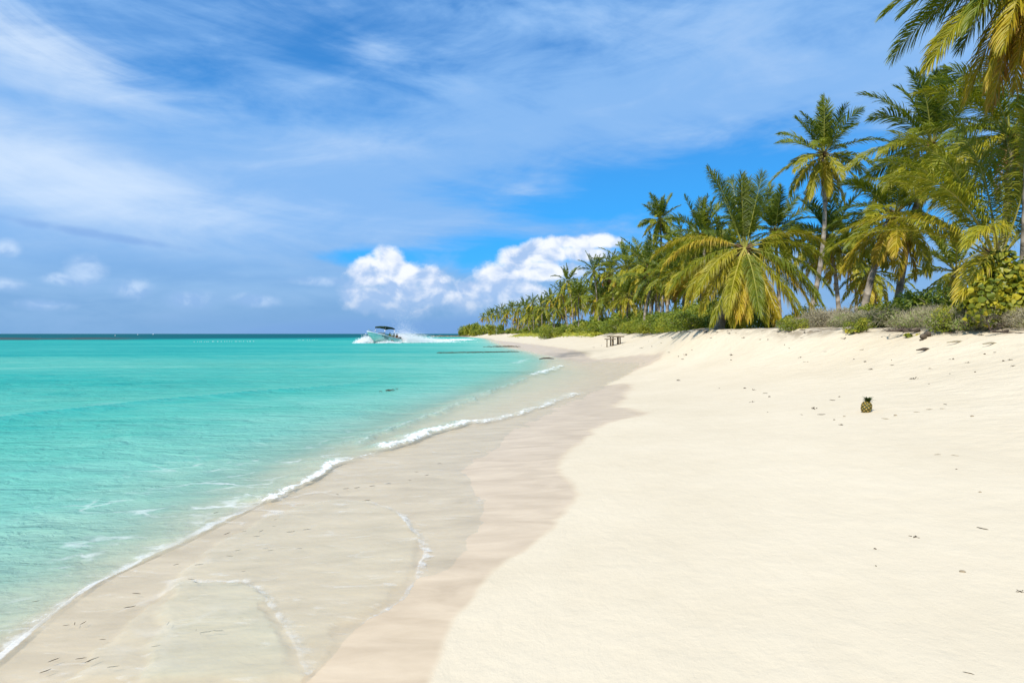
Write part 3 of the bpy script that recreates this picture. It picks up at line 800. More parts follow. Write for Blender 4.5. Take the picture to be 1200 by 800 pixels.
near_palm('round-headed coconut palm under the tall slender one', W(985, 356, 49)[:2], c, 3.5, N=34, el0=75, el1=-72, yellow=.48, droop=(.8, 1.5), n=58, leaf=.85, segs=2, width=.065, r0=.19, bow=(.1, 0))
c = W(908, 272, 52)
near_palm('green coconut palm standing just behind the squat yellow palm', W(915, 356, 52)[:2], c, 3.5, N=30, el0=80, el1=-60, yellow=.32, droop=(.7, 1.5), n=56, leaf=.85, segs=2, width=.065, r0=.17)
c = W(824, 276, 58)
near_palm('feathery coconut palm left of the squat yellow palm', W(830, 366, 58)[:2], c, 3.6, N=28, el0=84, el1=-50, yellow=.36, droop=(.7, 1.6), n=56, leaf=.85, segs=2, width=.065, wind=(.3, 0, 0), r0=.17)
c = W(773, 258, 80)
near_palm('tall coconut palm standing clear above the grove left of the squat palm', W(776, 372, 80)[:2], c, 3.0, N=28, el0=84, el1=-66, yellow=.3, droop=(.4, 1.0), n=44, segs=2, width=.08, r0=.17, bow=(.2, 0))

# ------------------------------------------------------------------ the rest of the grove: trunk + crown each
def crown_mesh(seed, N, L, n, width, yellow, el1, droop=(.5, 1.4)):
    r = np.random.default_rng(seed); VV, QQ, MM, TT = [], [], [], []; k = 0
    for s in frond_spec(N, r, 74, el1, yellow, droop):
        V, Q, M, T = frond_geo(s['az'], s['el'], L * s['L'], s['droop'], (0, 0, 0), .60, n, 2, s['hang'] * .8, width, s['tone'], twist=s['twist'], r=r, rach=.05)
        VV.append(V); QQ.append(Q + k); MM.append(M); TT.append(T); k += len(V)
    return new_mesh('crown', np.concatenate(VV), np.concatenate(QQ), None, [M_LEAF, M_RACH], np.concatenate(MM), dict(tone=np.concatenate(TT)), False)


MID = [crown_mesh(100 + i, (32, 26, 36, 28, 24, 30)[i], (3.6, 3.4, 3.8, 3.5, 3.2, 3.7)[i], 34, .085, (.3, .45, .6, .22, .75, .4)[i], (-55, -66, -76, -45, -78, -60)[i]) for i in range(6)]
FAR = [crown_mesh(200 + i, (28, 22, 30, 25, 20)[i], (3.6, 3.4, 3.8, 3.3, 3.9)[i], 18, .17, (.35, .6, .25, .7, .4)[i], (-60, -72, -50, -76, -40)[i]) for i in range(5)]


rr0 = np.random.default_rng(61)


def grove_palm(px_or_x, z, Y, label, group, base_dx=0., size=1.0, meshes=None, i=0, bow=0., world=False, rad=.15):
    x = px_or_x if world else (px_or_x - 600) / FPX * Y
    z0, Y0 = z, Y
    while x + base_dx < np.interp(Y, YV, XV) + 1.2 and Y < 420:      # keep the foot behind the edge of the vegetation
        Y *= 1.02; x = x if world else (px_or_x - 600) / FPX * Y
        if world: x += .3
    z = EYE + (z0 - EYE) * Y / Y0
    bx, by = x + base_dx, Y
    bz = hz(bx, by) - .1
    root = thing('coconut_palm', label, 'palm', (bx, by, bz), group=group)
    top = np.array([x - bx, 0, z - bz])
    V, q, al = trunk_geo((0, 0, 0), top, rad * 1.2, rad * .75, (bow, 0), 12, 7)
    link('trunk', new_mesh('trunk', V, q, None, [M_TRUNK], None, dict(along=al)), root)
    meshes = meshes or (MID if Y < 130 else FAR)
    o = link('crown', meshes[i % len(meshes)], root, tuple(top), (0, 0, i * 1.7)); o.scale = (size * 1.12 * rr0.uniform(.9, 1.12), size * 1.12 * rr0.uniform(.9, 1.12), size * 1.12 * rr0.uniform(.85, 1.15)); o.rotation_euler = (rr0.normal(0, .09), rr0.normal(0, .09), i * 1.7)
    return root


LIST = [  # px, py of crown heart, distance, base offset, size, bow, label
    (665, 330, 150, 1.2, 1.0, .4, 'dark pointed palm, tallest of the crowns left of the pale slim palm'),
    (658, 345, 135, 1.5, .95, .3, 'low palm with a slanting trunk below the dark pointed palm'),
    (678, 347, 128, 0, 1.0, 0, 'bushy round palm between the dark pointed palm and the pale slim palm'),
    (696, 318, 112, .9, .85, .1, 'slim palm with a pale bare trunk and a small star-shaped crown'),
    (715, 318, 115, .5, .95, .3, 'thin-crowned palm just right of the pale slim palm'),
    (702, 352, 100, 0, .9, 0, 'low open palm in front of the pale trunk of the slim palm'),
    (734, 314, 95, .2, 1.1, .2, 'big palm with long hanging fronds above the low star-shaped palm'),
    (735, 347, 78, 0, 1.0, 0, 'low star-shaped palm above the shrubs behind the wooden table'),
    (757, 309, 82, .4, 1.05, .3, 'dense palm right of the big hanging palm, below the tall clear one'),
    (768, 325, 66, -1.2, .95, -.4, 'palm on crossing slanted trunks left of the squat yellow palm'),
    (790, 322, 58, -.6, .95, -.3, 'amber palm hanging low against the squat palm\'s left fronds'),
    (800, 296, 70, .3, 1.0, 0, 'green palm peeping out behind the feathery one'),
    (848, 300, 66, 0, 1.0, 0, 'dark palm in the gap behind the squat yellow palm'),
    (1000, 300, 62, .3, 1.0, .1, 'shaded palm right of the round-headed palm'),
    (1022, 318, 50, .3, .9, 0, 'low palm behind the leaning grey trunk'),
    (1120, 318, 40, .3, .9, .1, 'low dark palm behind the round-leaved bush'),
    (646, 351, 170, .5, 1.0, .2, 'palm with reddish hanging fronds left of the dark pointed palm'),
    (635, 357, 180, 0, .95, 0, 'round palm on two bare stems at the left of the mid grove'),
    (624, 355, 215, .5, .9, 0, 'small palm with a thin trunk standing out at the left of the mid grove'),
]
for i, (px, py, Y, dx, s, bow, lab) in enumerate(LIST):
    grove_palm(px, W(px, py, Y)[2], Y, lab, 'coconut palms', dx, s, i=i, bow=bow)
rr = np.random.default_rng(8)
FARPX = [(615, 360, 240), (608, 362, 255), (600, 361, 270), (594, 366, 280), (588, 364, 300), (583, 368, 310), (577, 367, 330), (572, 371, 345), (566, 372, 365), (641, 362, 190), (651, 362, 165), (604, 370, 250), (620, 367, 215), (592, 373, 290), (580, 375, 330), (630, 368, 190)]
for i, (px, py, Y) in enumerate(FARPX):
    grove_palm(px, W(px, py, Y)[2], Y, 'small far palm among those crowded towards the headland', 'far palms crowded towards the headland', rr.normal(0, .5), rr.uniform(.95, 1.2), i=i, bow=rr.normal(0, .4))
i = 0
for Y in np.concatenate([np.arange(56, 130, 5.5), np.arange(130, 330, 12)]):   # second and third ranks behind the front row
    for k in range(1 if Y < 100 else 2):
        xv = np.interp(Y, YV, XV); x = xv + rr.uniform(3, 7) + k * rr.uniform(4, 8); i += 1
        px = 600 + FPX * x / Y
        skyline = np.interp(px, [560, 600, 640, 670, 700, 740, 800, 900, 1200], [376, 366, 358, 342, 338, 325, 305, 300, 300])
        z = EYE + (HOR - skyline - rr.uniform(2, 22)) / FPX * Y
        z = min(max(z, 5.5), 13.5)
        grove_palm(x, z, Y, 'palm half hidden in the ranks behind the front row', 'palms in the ranks behind the front row', rr.normal(0, .6), rr.uniform(.9, 1.1), i=i, bow=rr.normal(0, .5), world=True)

# ------------------------------------------------------------------ shrubs
def leaves_geo(r, C, Nrm, size, aspect=.5, tone=None, round_=False):
    n = len(C); up = unit(r.normal(0, 1, (n, 3)))
    a = unit(np.cross(Nrm, up)); b = np.cross(Nrm, a)
    s = size * r.uniform(.5, 1.4, n)
    if round_:
        ang = np.linspace(0, 2 * math.pi, 8, endpoint=False)
        V = np.stack([C + (a * math.cos(w_) + b * math.sin(w_)) * (s / 2)[:, None] + Nrm * (.18 * s * math.cos(2 * w_))[:, None] for w_ in ang], 1)
        V = V.reshape(-1, 3); bs = np.arange(n) * 8
        Q = np.concatenate([np.stack([bs, bs + 1, bs + 2, bs + 3], -1), np.stack([bs, bs + 3, bs + 4, bs + 7], -1), np.stack([bs + 4, bs + 5, bs + 6, bs + 7], -1)])
        k = 8
    else:
        V = np.stack([C, C + (a * .5 + b * aspect * .5) * s[:, None] + Nrm * (.08 * s)[:, None], C + a * s[:, None], C + (a * .5 - b * aspect * .5) * s[:, None] + Nrm * (.08 * s)[:, None]], 1).reshape(-1, 3)
        bs = np.arange(n) * 4; Q = np.stack([bs, bs + 1, bs + 2, bs + 3], -1); k = 4
    T = np.repeat(r.normal(.4, .2, n) if tone is None else tone, k)
    return V, Q, np.clip(T, 0, 1)


def blob_points(r, n, rx, ry, rz, lumps=9):
    """points spread in the outer part of a lumpy mound, with outward normals"""
    cs = np.stack([r.uniform(-.75, .75, lumps) * rx, r.uniform(-.75, .75, lumps) * ry, r.uniform(.15, .75, lumps) * rz], -1)
    rad = r.uniform(.28, .5, lumps)
    w_ = rad ** 2; k = r.choice(lumps, n, p=w_ / w_.sum())
    d = unit(r.normal(0, 1, (n, 3)) + [0, 0, .25]); q = r.uniform(.45, 1.05, n) ** .5
    P = cs[k] + d * (q * rad[k])[:, None] * [rx, ry, rz * 1.1]
    P[:, 2] = np.maximum(P[:, 2], .03 + r.uniform(0, .1, n))
    return P, unit(d + r.normal(0, .6, (n, 3))), r.normal(0, .13, lumps)[k]


def stems_geo(r, n, rx, ry, rz, rad=.02):
    mb = MB()
    for i in range(n):
        a = r.uniform(0, 6.28); q = r.uniform(.3, .9)
        e = np.array([math.cos(a) * rx * q, math.sin(a) * ry * q, rz * r.uniform(.4, .85)])
        m_ = e * [.35, .35, .6] + r.normal(0, .05, 3)
        s_ = np.array([r.normal(0, .12 * rx), r.normal(0, .12 * ry), -.1])
        mb.tube([s_, m_, e], [rad, rad * .7, rad * .3], 5)
    return mb


def shrub_meshes(seed, rx, ry, rz, n, size, mat, round_=False, base=.4, aspect=.5, lumps=9, spread=.16):
    r = np.random.default_rng(seed)
    P, Nn, lt = blob_points(r, n, rx, ry, rz, lumps)
    V, Q, T = leaves_geo(r, P, Nn, size, aspect, np.clip(base + lt + r.normal(0, spread, n), 0, 1), round_)
    lm = new_mesh('foliage', V, Q, None, [mat], None, dict(tone=T), False)
    st = stems_geo(r, 14, rx, ry, rz)
    sm = new_mesh('stems', np.concatenate(st.v), st.q, st.t or None, [M_TWIG])
    return lm, sm


SHR = [shrub_meshes(300 + i, 1.6, 1.5, 1.5, 2600, .17, M_SHRUB, base=(.4, .55, .3, .65)[i]) for i in range(4)]
SHRF = [shrub_meshes(320 + i, 1.6, 1.5, 1.5, 900, .34, M_SHRUB, base=(.4, .55, .3)[i]) for i in range(3)]


def shrub(x, y, s, label, group, meshes, rz=0., name='beach_shrub', cat='shrub'):
    root = thing(name, label, cat, (x, y, hz(x, y) - .05), (0, 0, rz), group)
    root.scale = s if isinstance(s, tuple) else (s,) * 3
    link('foliage', meshes[0], root); link('stems', meshes[1], root)
    return root


i = 0
for Y in np.concatenate([np.arange(37, 75, 2.6), np.arange(75, 150, 4.5), np.arange(150, 330, 8)]):
    xv = np.interp(Y, YV, XV); i += 1
    k = rr.uniform(.75, 1.2) * (1.0 if Y > 60 else .8); m_ = SHR if Y < 90 else SHRF
    if Y < 62: lab, gp = 'leafy green shrub at the foot of the palms left of the squat yellow palm', 'green shrubs left of the squat palm'
    elif Y < 130: lab, gp = 'leafy green shrub in the hedge-like row behind the wooden table', 'green shrubs behind the table'
    else: lab, gp = 'small far shrub in the green strip under the distant palms', 'far shrubs under the distant palms'
    shrub(xv + rr.uniform(.1, .9), Y, (k * (1.2 if Y > 100 else 1), k * (1.7 if Y > 100 else 1.2), k * rr.uniform(.7, 1.05)), lab, gp, m_[i % len(m_)], rr.uniform(0, 6.28))
    if True:
        shrub(xv + rr.uniform(2.6, 4.5), Y + 1, (k * 1.3, k * 1.6, k * 1.5), lab, gp, m_[(i + 1) % len(m_)], rr.uniform(0, 6.28))
for j, (px, py, Y, s) in enumerate([(547, 384, 425, 2.6), (553, 382, 415, 2.9), (560, 381, 400, 3.0), (568, 383, 380, 2.4), (576, 384, 350, 2.2), (585, 385, 330, 2.0), (543, 387, 430, 1.9), (556, 386, 390, 1.6)]):
    shrub((px - 600) / FPX * Y, Y, (s * 1.5, s, s * 1.35), 'rounded mass of scrub on the tip of the headland', 'scrub on the headland', SHRF[j % 3], j)
# particular bushes
shrub(*W(645, 384, 140)[:2], 1.7, 'bright rounded bush below the low slanting palm', None, SHR[3])
for (px, Y, s, lab) in [(940, 36, .85, 'bright green bush between the squat palm and the grey scrub'), (962, 44, .9, 'green bush behind the grey scrub, under the tall slender trunk'),
                        (1025, 30, .9, 'dark green bush behind the leaning grey trunk'), (1062, 29.5, .95, 'tall dark green bush right of the leaning trunks'),
                        (1090, 26, .95, 'leafy green bush behind the grey scrub by the wind-swept palm'), (1112, 24, .85, 'leafy green bush just left of the wind-swept palm\'s trunk'),
                        (845, 36.5, .6, 'green bush under the squat palm\'s left fronds'), (900, 36.5, .6, 'green bush under the squat palm\'s right fronds'), (1190, 26, 1.1, 'dark bush behind the round-leaved bush')]:
    shrub((px - 600) / FPX * Y, Y, s, lab, None, SHR[int(px) % 4], px)

# round-leaved sea grape at the right edge
r2 = np.random.default_rng(77)
for (px, Y, rx, ry, rz, n, lab, base) in [(1166, 18.6, 1.0, .9, 1.6, 1400, 'round-leaved yellow-green bush at the right edge of the sand', .62), (1198, 18.9, 1.05, 1.0, 2.05, 1500, 'taller dark green round-leaved bush cut by the right edge', .42), (1143, 20.4, .6, .6, 1.1, 500, 'small round-leaved bush at the foot of the wind-swept palm', .5)]:
    lm, sm = shrub_meshes(int(px), rx, ry, rz, n, .155, M_GRAPE, True, base - .12, lumps=14, spread=.27)
    shrub((px - 600) / FPX * Y, Y, 1.0, lab, None, (lm, sm), name='sea_grape_bush')

# low grey scrub along the top of the sand
def scrub_meshes(seed, n, nl, green):
    r = np.random.default_rng(seed); P, Nn, lt = blob_points(r, n, 1.2, 1.0, .75, 10)
    d = unit(Nn + [0, 0, .5] + r.normal(0, .5, (n, 3))); l = r.uniform(.10, .30, n)[:, None]; w_ = unit(np.cross(d, r.normal(0, 1, (n, 3)))) * .006
    V = np.stack([P - w_, P + w_, P + d * l + w_ * .4, P + d * l - w_ * .4], 1).reshape(-1, 3); bs = np.arange(n) * 4
    Q = np.stack([bs, bs + 1, bs + 2, bs + 3], -1)
    tm = new_mesh('twigs', V, Q, None, [M_TWIG], None, None, False)
    P, Nn, lt = blob_points(np.random.default_rng(seed), nl, 1.2, 1.0, .75, 10)
    V, Q, T = leaves_geo(r, P, Nn, .06, .5, np.clip(green + lt + r.normal(0, .2, nl), 0, 1))
    return new_mesh('foliage', V, Q, None, [M_SCRUB], None, dict(tone=T), False), tm


SCR = [scrub_meshes(500, 4200, 2600, .2), scrub_meshes(501, 3600, 3800, .45), scrub_meshes(502, 2200, 5600, .85)]
for j, (px, py, s, kind, lab) in enumerate([
    (938, 384, .6, 2, 'low greenish scrub at the left end of the grey thicket'), (957, 381, .8, 0, 'grey leafless scrub next to the squat palm\'s right fronds'), (978, 380, 1.1, 0, 'wide grey twiggy scrub in front of the tall slender trunk'),
    (1000, 378, .85, 2, 'green-tinged scrub in front of the gap of bright sky'), (1020, 380, .95, 2, 'grey-green scrub before the leaning grey trunk'), (1042, 377, 1.1, 0, 'high grey scrub before the pair of leaning trunks'),
    (1062, 376, .9, 2, 'green-tinged scrub behind the dead fallen branch'), (1090, 379, .8, 2, 'green-grey scrub right of the dead fallen branch'), (1112, 381, .75, 2, 'low grey-green scrub below the wind-swept palm'), (1135, 381, .7, 1, 'low dry scrub left of the round-leaved bush'),
    (1160, 380, .7, 2, 'low scrub in front of the round-leaved bush'), (1187, 378, .8, 1, 'dry grey scrub at the right edge of the photo')]):
    Y = float(np.interp(px, [930, 1000, 1100, 1200], [30, 26, 20.5, 17.6])) + (378 - py) * .1
    x = (px - 600) / FPX * Y
    root = thing('grey_scrub', lab, 'scrub', (x, Y, hz(x, Y) - .06), (0, 0, j * 1.3)); root.scale = (s * rr.uniform(.9, 1.25), s, s * rr.uniform(.6, 1.0))
    link('foliage', SCR[kind][0], root); link('twigs', SCR[kind][1], root)

for (px, py, s, k, lab) in [(930, 385.5, .34, 3, 'knee-high leafy sprig at the left foot of the grey thicket'), (1012, 386, .30, 1, 'small leafy sprig growing out of the sand in front of the grey-green scrub'),
                            (1118, 386.5, .42, 3, 'bright leafy sprig at the foot of the low grey-green scrub'), (1040, 382, .5, 0, 'leafy green clump poking through the high grey scrub')]:
    shrub(*ground(px, py), s, lab, None, SHR[k], px)

# ------------------------------------------------------------------ dead branches, litter and weed
def branch_mesh(seed, n, L, r0, mat, spread=1.0):
    r = np.random.default_rng(seed); mb = MB()
    def grow(p, d, l, rad, lv):
        pts = [p]
        for k in range(5):
            d = unit(d + r.normal(0, .5, 3) * [1, 1, .8]); p = p + d * l / 5; p[2] = max(p[2], .02); pts.append(p)
        mb.tube(pts, np.linspace(rad, rad * .45, 6), 6)
        if lv > 0:
            for k in range(n): grow(pts[r.integers(2, 6)].copy(), unit(d + r.normal(0, spread, 3) * [1, 1, .6]), l * r.uniform(.45, .7), rad * .5, lv - 1)
    grow(np.array([0, 0, .05]), unit(np.array([1, .1, .22])), L, r0, 2)
    return new_mesh('dead_branch', np.concatenate(mb.v), mb.q, mb.t, [mat])


def on_ground(px, py): 
    p = ground(px, py); return p[0], p[1], hz(*p)


for j, (px, py, L, r0, a, lab) in enumerate([
    (1078, 388.5, .95, .055, 2.8, 'dark gnarled dead branch lying at the edge of the grey scrub'),
    (1052, 388.5, .6, .03, .3, 'thin dead branch left of the gnarled one, below the scrub'),
    (1182, 389.5, .75, .03, 2.9, 'bare dead branch on the sand below the round-leaved bush')]):
    o = tag(link('dead_branch', branch_mesh(600 + j, 3, L, r0, M_DARKTWIG), None, on_ground(px, py), (0, 0, a)), lab, 'branch')

M_WEED = simple('dry_seaweed', (.075, .055, .035), .85, .4, 20, spec=.15)
M_PALE = simple('bleached_twig', (.30, .245, .17), .85, .3, 20, spec=.15)


def scrap_mesh(seed, kind):
    r = np.random.default_rng(seed); mb = MB()
    if kind == 0:       # crumpled tuft
        for i in range(9):
            p = np.array([r.normal(0, .018), r.normal(0, .018), .008]); pts = [p]; d = unit(r.normal(0, 1, 3) * [1, 1, .5])
            for k in range(4):
                d = unit(d + r.normal(0, .6, 3)); p = p + d * .018; p[2] = abs(p[2]) * .8; pts.append(p.copy())
            mb.tube(pts, [.004, .005, .005, .004, .002], 4)
    elif kind == 1:     # bent blade
        pts = [np.array([(-.5 + k / 5) * .16, .012 * math.sin(k * .6 + seed * 1.7), .006 + .004 * abs(math.sin(k + seed))]) for k in range(6)]
        mb.tube(pts, [.002, .005, .006, .006, .005, .002], 4)
    else:               # flat chip
        mb.tube([(-.03, 0, .006), (-.01, .004, .01), (.012, .002, .009), (.03, -.004, .005)], [.006, .013, .012, .005], 6)
    return mb


SCRAPS = []
for s in range(6):
    mb = scrap_mesh(700 + s, s % 3); SCRAPS.append(new_mesh('seaweed_scrap', np.concatenate(mb.v), mb.q, mb.t, [M_WEED]))
PALES = []
for s in range(3):
    mb = scrap_mesh(720 + s, 1 if s else 2); PALES.append(new_mesh('twig', np.concatenate(mb.v), mb.q, mb.t, [M_PALE]))
TWG = []
for s in range(3):
    mb = scrap_mesh(730 + s, 1); TWG.append(new_mesh('twig', np.concatenate(mb.v), mb.q, mb.t, [M_DARKTWIG]))
DRY = 'small dark scrap of dried seaweed lying on the dry sand'
pts = [(795, 446, 1.6), (843, 455, 1.2), (873, 455, 1.6), (884, 457, 1.3), (897, 461, 1.2), (902, 465, 1.5), (954, 479, 1.6), (963, 486, 1.5), (978, 492, 1), (986, 498, 1), (976, 469, 1.3), (984, 465, 1.2), (882, 471, 1), (900, 483, .8),
       (857, 422, 1.6), (858, 416, 1.8), (920, 404, 1.8), (900, 398, 1.4), (872, 396, 1.6), (834, 396, 1.5), (891, 398, 1.4), (855, 391, 1.2), (784, 413, 1.6), (795, 418, 2.2), (804, 416, 2), (800, 421, 1.8), (811, 410, 1.4), (989, 397, 2), (940, 396, 1.4),
       (1014, 424, 1.8), (1021, 433, 1.3), (1046, 428, 1.5), (1045, 422, 1.1), (1070, 444, 2), (1113, 438, 1.4), (1143, 436, 1.2), (1135, 425, 1), (1188, 429, 1.8), (1176, 423, 1.6), (1184, 422, 1.4), (1166, 413, 1.4), (1154, 415, 1.6), (1117, 421, 1.2), (1033, 395, 1.4), (1080, 399, 2.6), (1151, 393, 1.8), (1108, 474, 1.2), (1089, 450, .8),
       (938, 419, 1.2), (943, 424, 1.1), (1001, 421, 1.2), (1010, 410, 1.2), (967, 412, 1.1), (925, 408, 1.1), (1090, 432, .9), (760, 400, 1.6), (775, 402, 1.4), (752, 408, 2), (742, 405, 1.8), (764, 406, 1.6), (730, 404, 1.2), (696, 407, 1.4), (705, 405, 1.5), (788, 396, 1.6), (765, 394, 1.6),
       (1027, 644, .7), (1074, 630, .8), (1153, 620, 1.0), (1028, 664, .5), (1197, 694, .7), (1138, 791, .6), (1122, 550, .6)]
for j, (px, py, s) in enumerate(pts):
    p = on_ground(px, py)
    o = tag(link('seaweed_scrap', SCRAPS[j % 6], None, p, (0, 0, rr.uniform(0, 6.28))), DRY, 'seaweed', 'dried seaweed scraps on the dry sand')
    o.scale = (s * .44 * (1 + p[1] / 30),) * 3
for j, (px, py, s) in enumerate([(1130, 671, 1.1), (1090, 480, 1.5), (1075, 483, 1.3), (1050, 487, 1.6), (947, 424, 1.7), (1105, 479, 1.2), (1140, 488, 1.6), (1100, 533, 1.0), (1120, 534, .9), (1150, 577, .8), (1038, 491, 1.5), (940, 486, 1.2), (990, 488, 1.2)]):
    p = on_ground(px, py)
    o = tag(link('twig', PALES[j % 3], None, p, (0, 0, rr.normal(0, .5))), 'pale bleached twig half sunk in the dry sand', 'twig', 'bleached twigs on the sand'); o.scale = (s * .55,) * 3
for (px, py, L, a, lab) in [(1084, 411, .55, .2, 'dark driftwood stick lying alone on the sand below the scrub'), (1122, 402, .6, .1, 'long thin grey stick lying on the sand right of the dark driftwood'), (1162, 404, .45, .0, 'short grey stick on the sand towards the right edge'), (720, 419.5, 1.0, .2, 'dark stick lying on the wet sand by the water')][:3]:
    r = np.random.default_rng(int(px)); mb = MB(); k = np.linspace(-1, 1, 7)
    mb.tube(np.stack([k * L / 2, .05 * np.sin(3 * k), .02 + .03 * (1 - k ** 2)], -1), .012 + .03 * (1 - k ** 2) * (1 if px < 1100 else .4), 6)
    tag(mb.build('driftwood_stick', M_DARKTWIG if px < 1100 else M_TWIG, None, on_ground(px, py), (0, 0, a)), lab, 'driftwood')
mb = MB(); mb.tube([(-.5, 0, .03), (-.2, .03, .08), (.2, 0, .09), (.6, .03, .04)], [.03, .05, .06, .02], 6)
p = ground(640, 421); tag(mb.build('driftwood_log', M_DARKTWIG, None, (p[0], p[1], max(hz(*p), 0) + .0), (0, 0, .25)), 'dark log stranded in the shallows at the far waterline', 'driftwood')
for j in range(46):      # strand line of twigs along the foot of the scrub
    px = rr.uniform(790, 1200); p = on_ground(px, rr.uniform(387.0, 390.5) + (1.2 if px > 1080 else 0))
    o = tag(link('twig', TWG[j % 3], None, p, (0, 0, rr.uniform(0, 6.28))), 'short dark twig on the sand along the foot of the scrub', 'twig', 'twigs along the foot of the scrub'); o.scale = (rr.uniform(1.0, 3.0),) * 3
# two green seedlings on the sand
for (px, py, s, lab) in [(1004, 389.5, 1.0, 'small bright green creeping plant on the sand below the grey scrub'), (1068, 394, .8, 'small green creeper on the sand below the dead branch')]:
    lm, sm = shrub_meshes(int(px) + 3, .3, .2, .1, 60, .11, M_GRAPE, True, .6, lumps=5)
    shrub(*ground(px, py), s, lab, None, (lm, sm), name='creeping_plant', cat='plant')
for j, (px, py) in enumerate([(1082, 397.5), (1087, 394.5)]):
    r = np.random.default_rng(820 + j); mb = MB()
    th = np.linspace(0, math.pi, 8); mb.tube([(.12 * math.cos(x), 0, .08) for x in th], np.maximum(.085 * np.sin(th), .004), 8)
    tag(mb.build('fallen_coconut', simple('old_husk', (.10, .075, .05), .9, .3, 10), None, on_ground(px, py), (0, 0, j + .5)), ('brown fallen coconut, left one of the pair below the dead branch', 'brown fallen coconut, right one of the pair below the dead branch')[j], 'coconut')

# weed afloat in the swash and the shallows
FL = [new_mesh('drifting_seaweed', np.concatenate(m_.v), m_.q, m_.t, [M_WEED]) for m_ in [scrap_mesh(740 + s, 1) for s in range(3)]]
fl = [(85, 738), (95, 737), (195, 738), (228, 746), (240, 748), (254, 747), (118, 757), (50, 795), (40, 711), (158, 702), (228, 688), (75, 740), (105, 782), (285, 627), (265, 630), (252, 605), (320, 621), (305, 627), (310, 648), (277, 650), (322, 613), (359, 625), (405, 576), (418, 575), (436, 573), (488, 556), (500, 560), (455, 570), (284, 675), (223, 685), (205, 667), (232, 667), (340, 628), (268, 657), (150, 718), (92, 780), (350, 648), (300, 633), (316, 650), (395, 583), (430, 590), (480, 566), (515, 546), (180, 765), (130, 790), (60, 782)]
for j, (px, py) in enumerate(fl):
    x, y = ground(px, py); z = max(hz(x, y), 0) + .03
    o = tag(link('drifting_seaweed', FL[j % 3], None, (x, y, z), (0, 0, rr.normal(.5, .6))), 'short dark blade of seaweed drifting in the shallow swash', 'seaweed', 'seaweed strands in the swash'); o.scale = (rr.uniform(.22, .5),) * 3


def weed_raft(pts, wd, label, Yw=None):
    r = np.random.default_rng(int(pts[0][0])); P = np.array([ground(*p) for p in pts]); mb = MB()
    n = int(200 if wd > .2 else 9)
    for i in range(n):
        t = r.uniform(0, len(P) - 1.001); k = int(t); c = P[k] + (P[k + 1] - P[k]) * (t - k)
        c = c + r.normal(0, wd, 2) * [1, 1]; a = r.uniform(0, 6.28); l = r.uniform(.15, .5) * min(1, wd * 3)
        p0 = np.array([c[0], c[1], .02]); dd = np.array([math.cos(a), math.sin(a), 0])
        mb.tube([p0 - dd * l, p0 + [0, 0, .03], p0 + dd * l], [.01, .03 * min(1, wd * 3), .01], 4)
    return tag(mb.build('seaweed_raft', M_WEED, None), label, 'seaweed')


weed_raft([(518, 413.6), (545, 413.2), (575, 412.8), (604, 412.2)], .35, 'long dark streak of floating seaweed off the far waterline')
weed_raft([(585, 406.6), (596, 405.8), (608, 406.2)], 1.0, 'shorter dark patch of floating seaweed nearer the far sand')
weed_raft([(448, 459.5), (456, 458.6), (465, 457.5)], .08, 'small dark wisp of seaweed floating in the turquoise water')

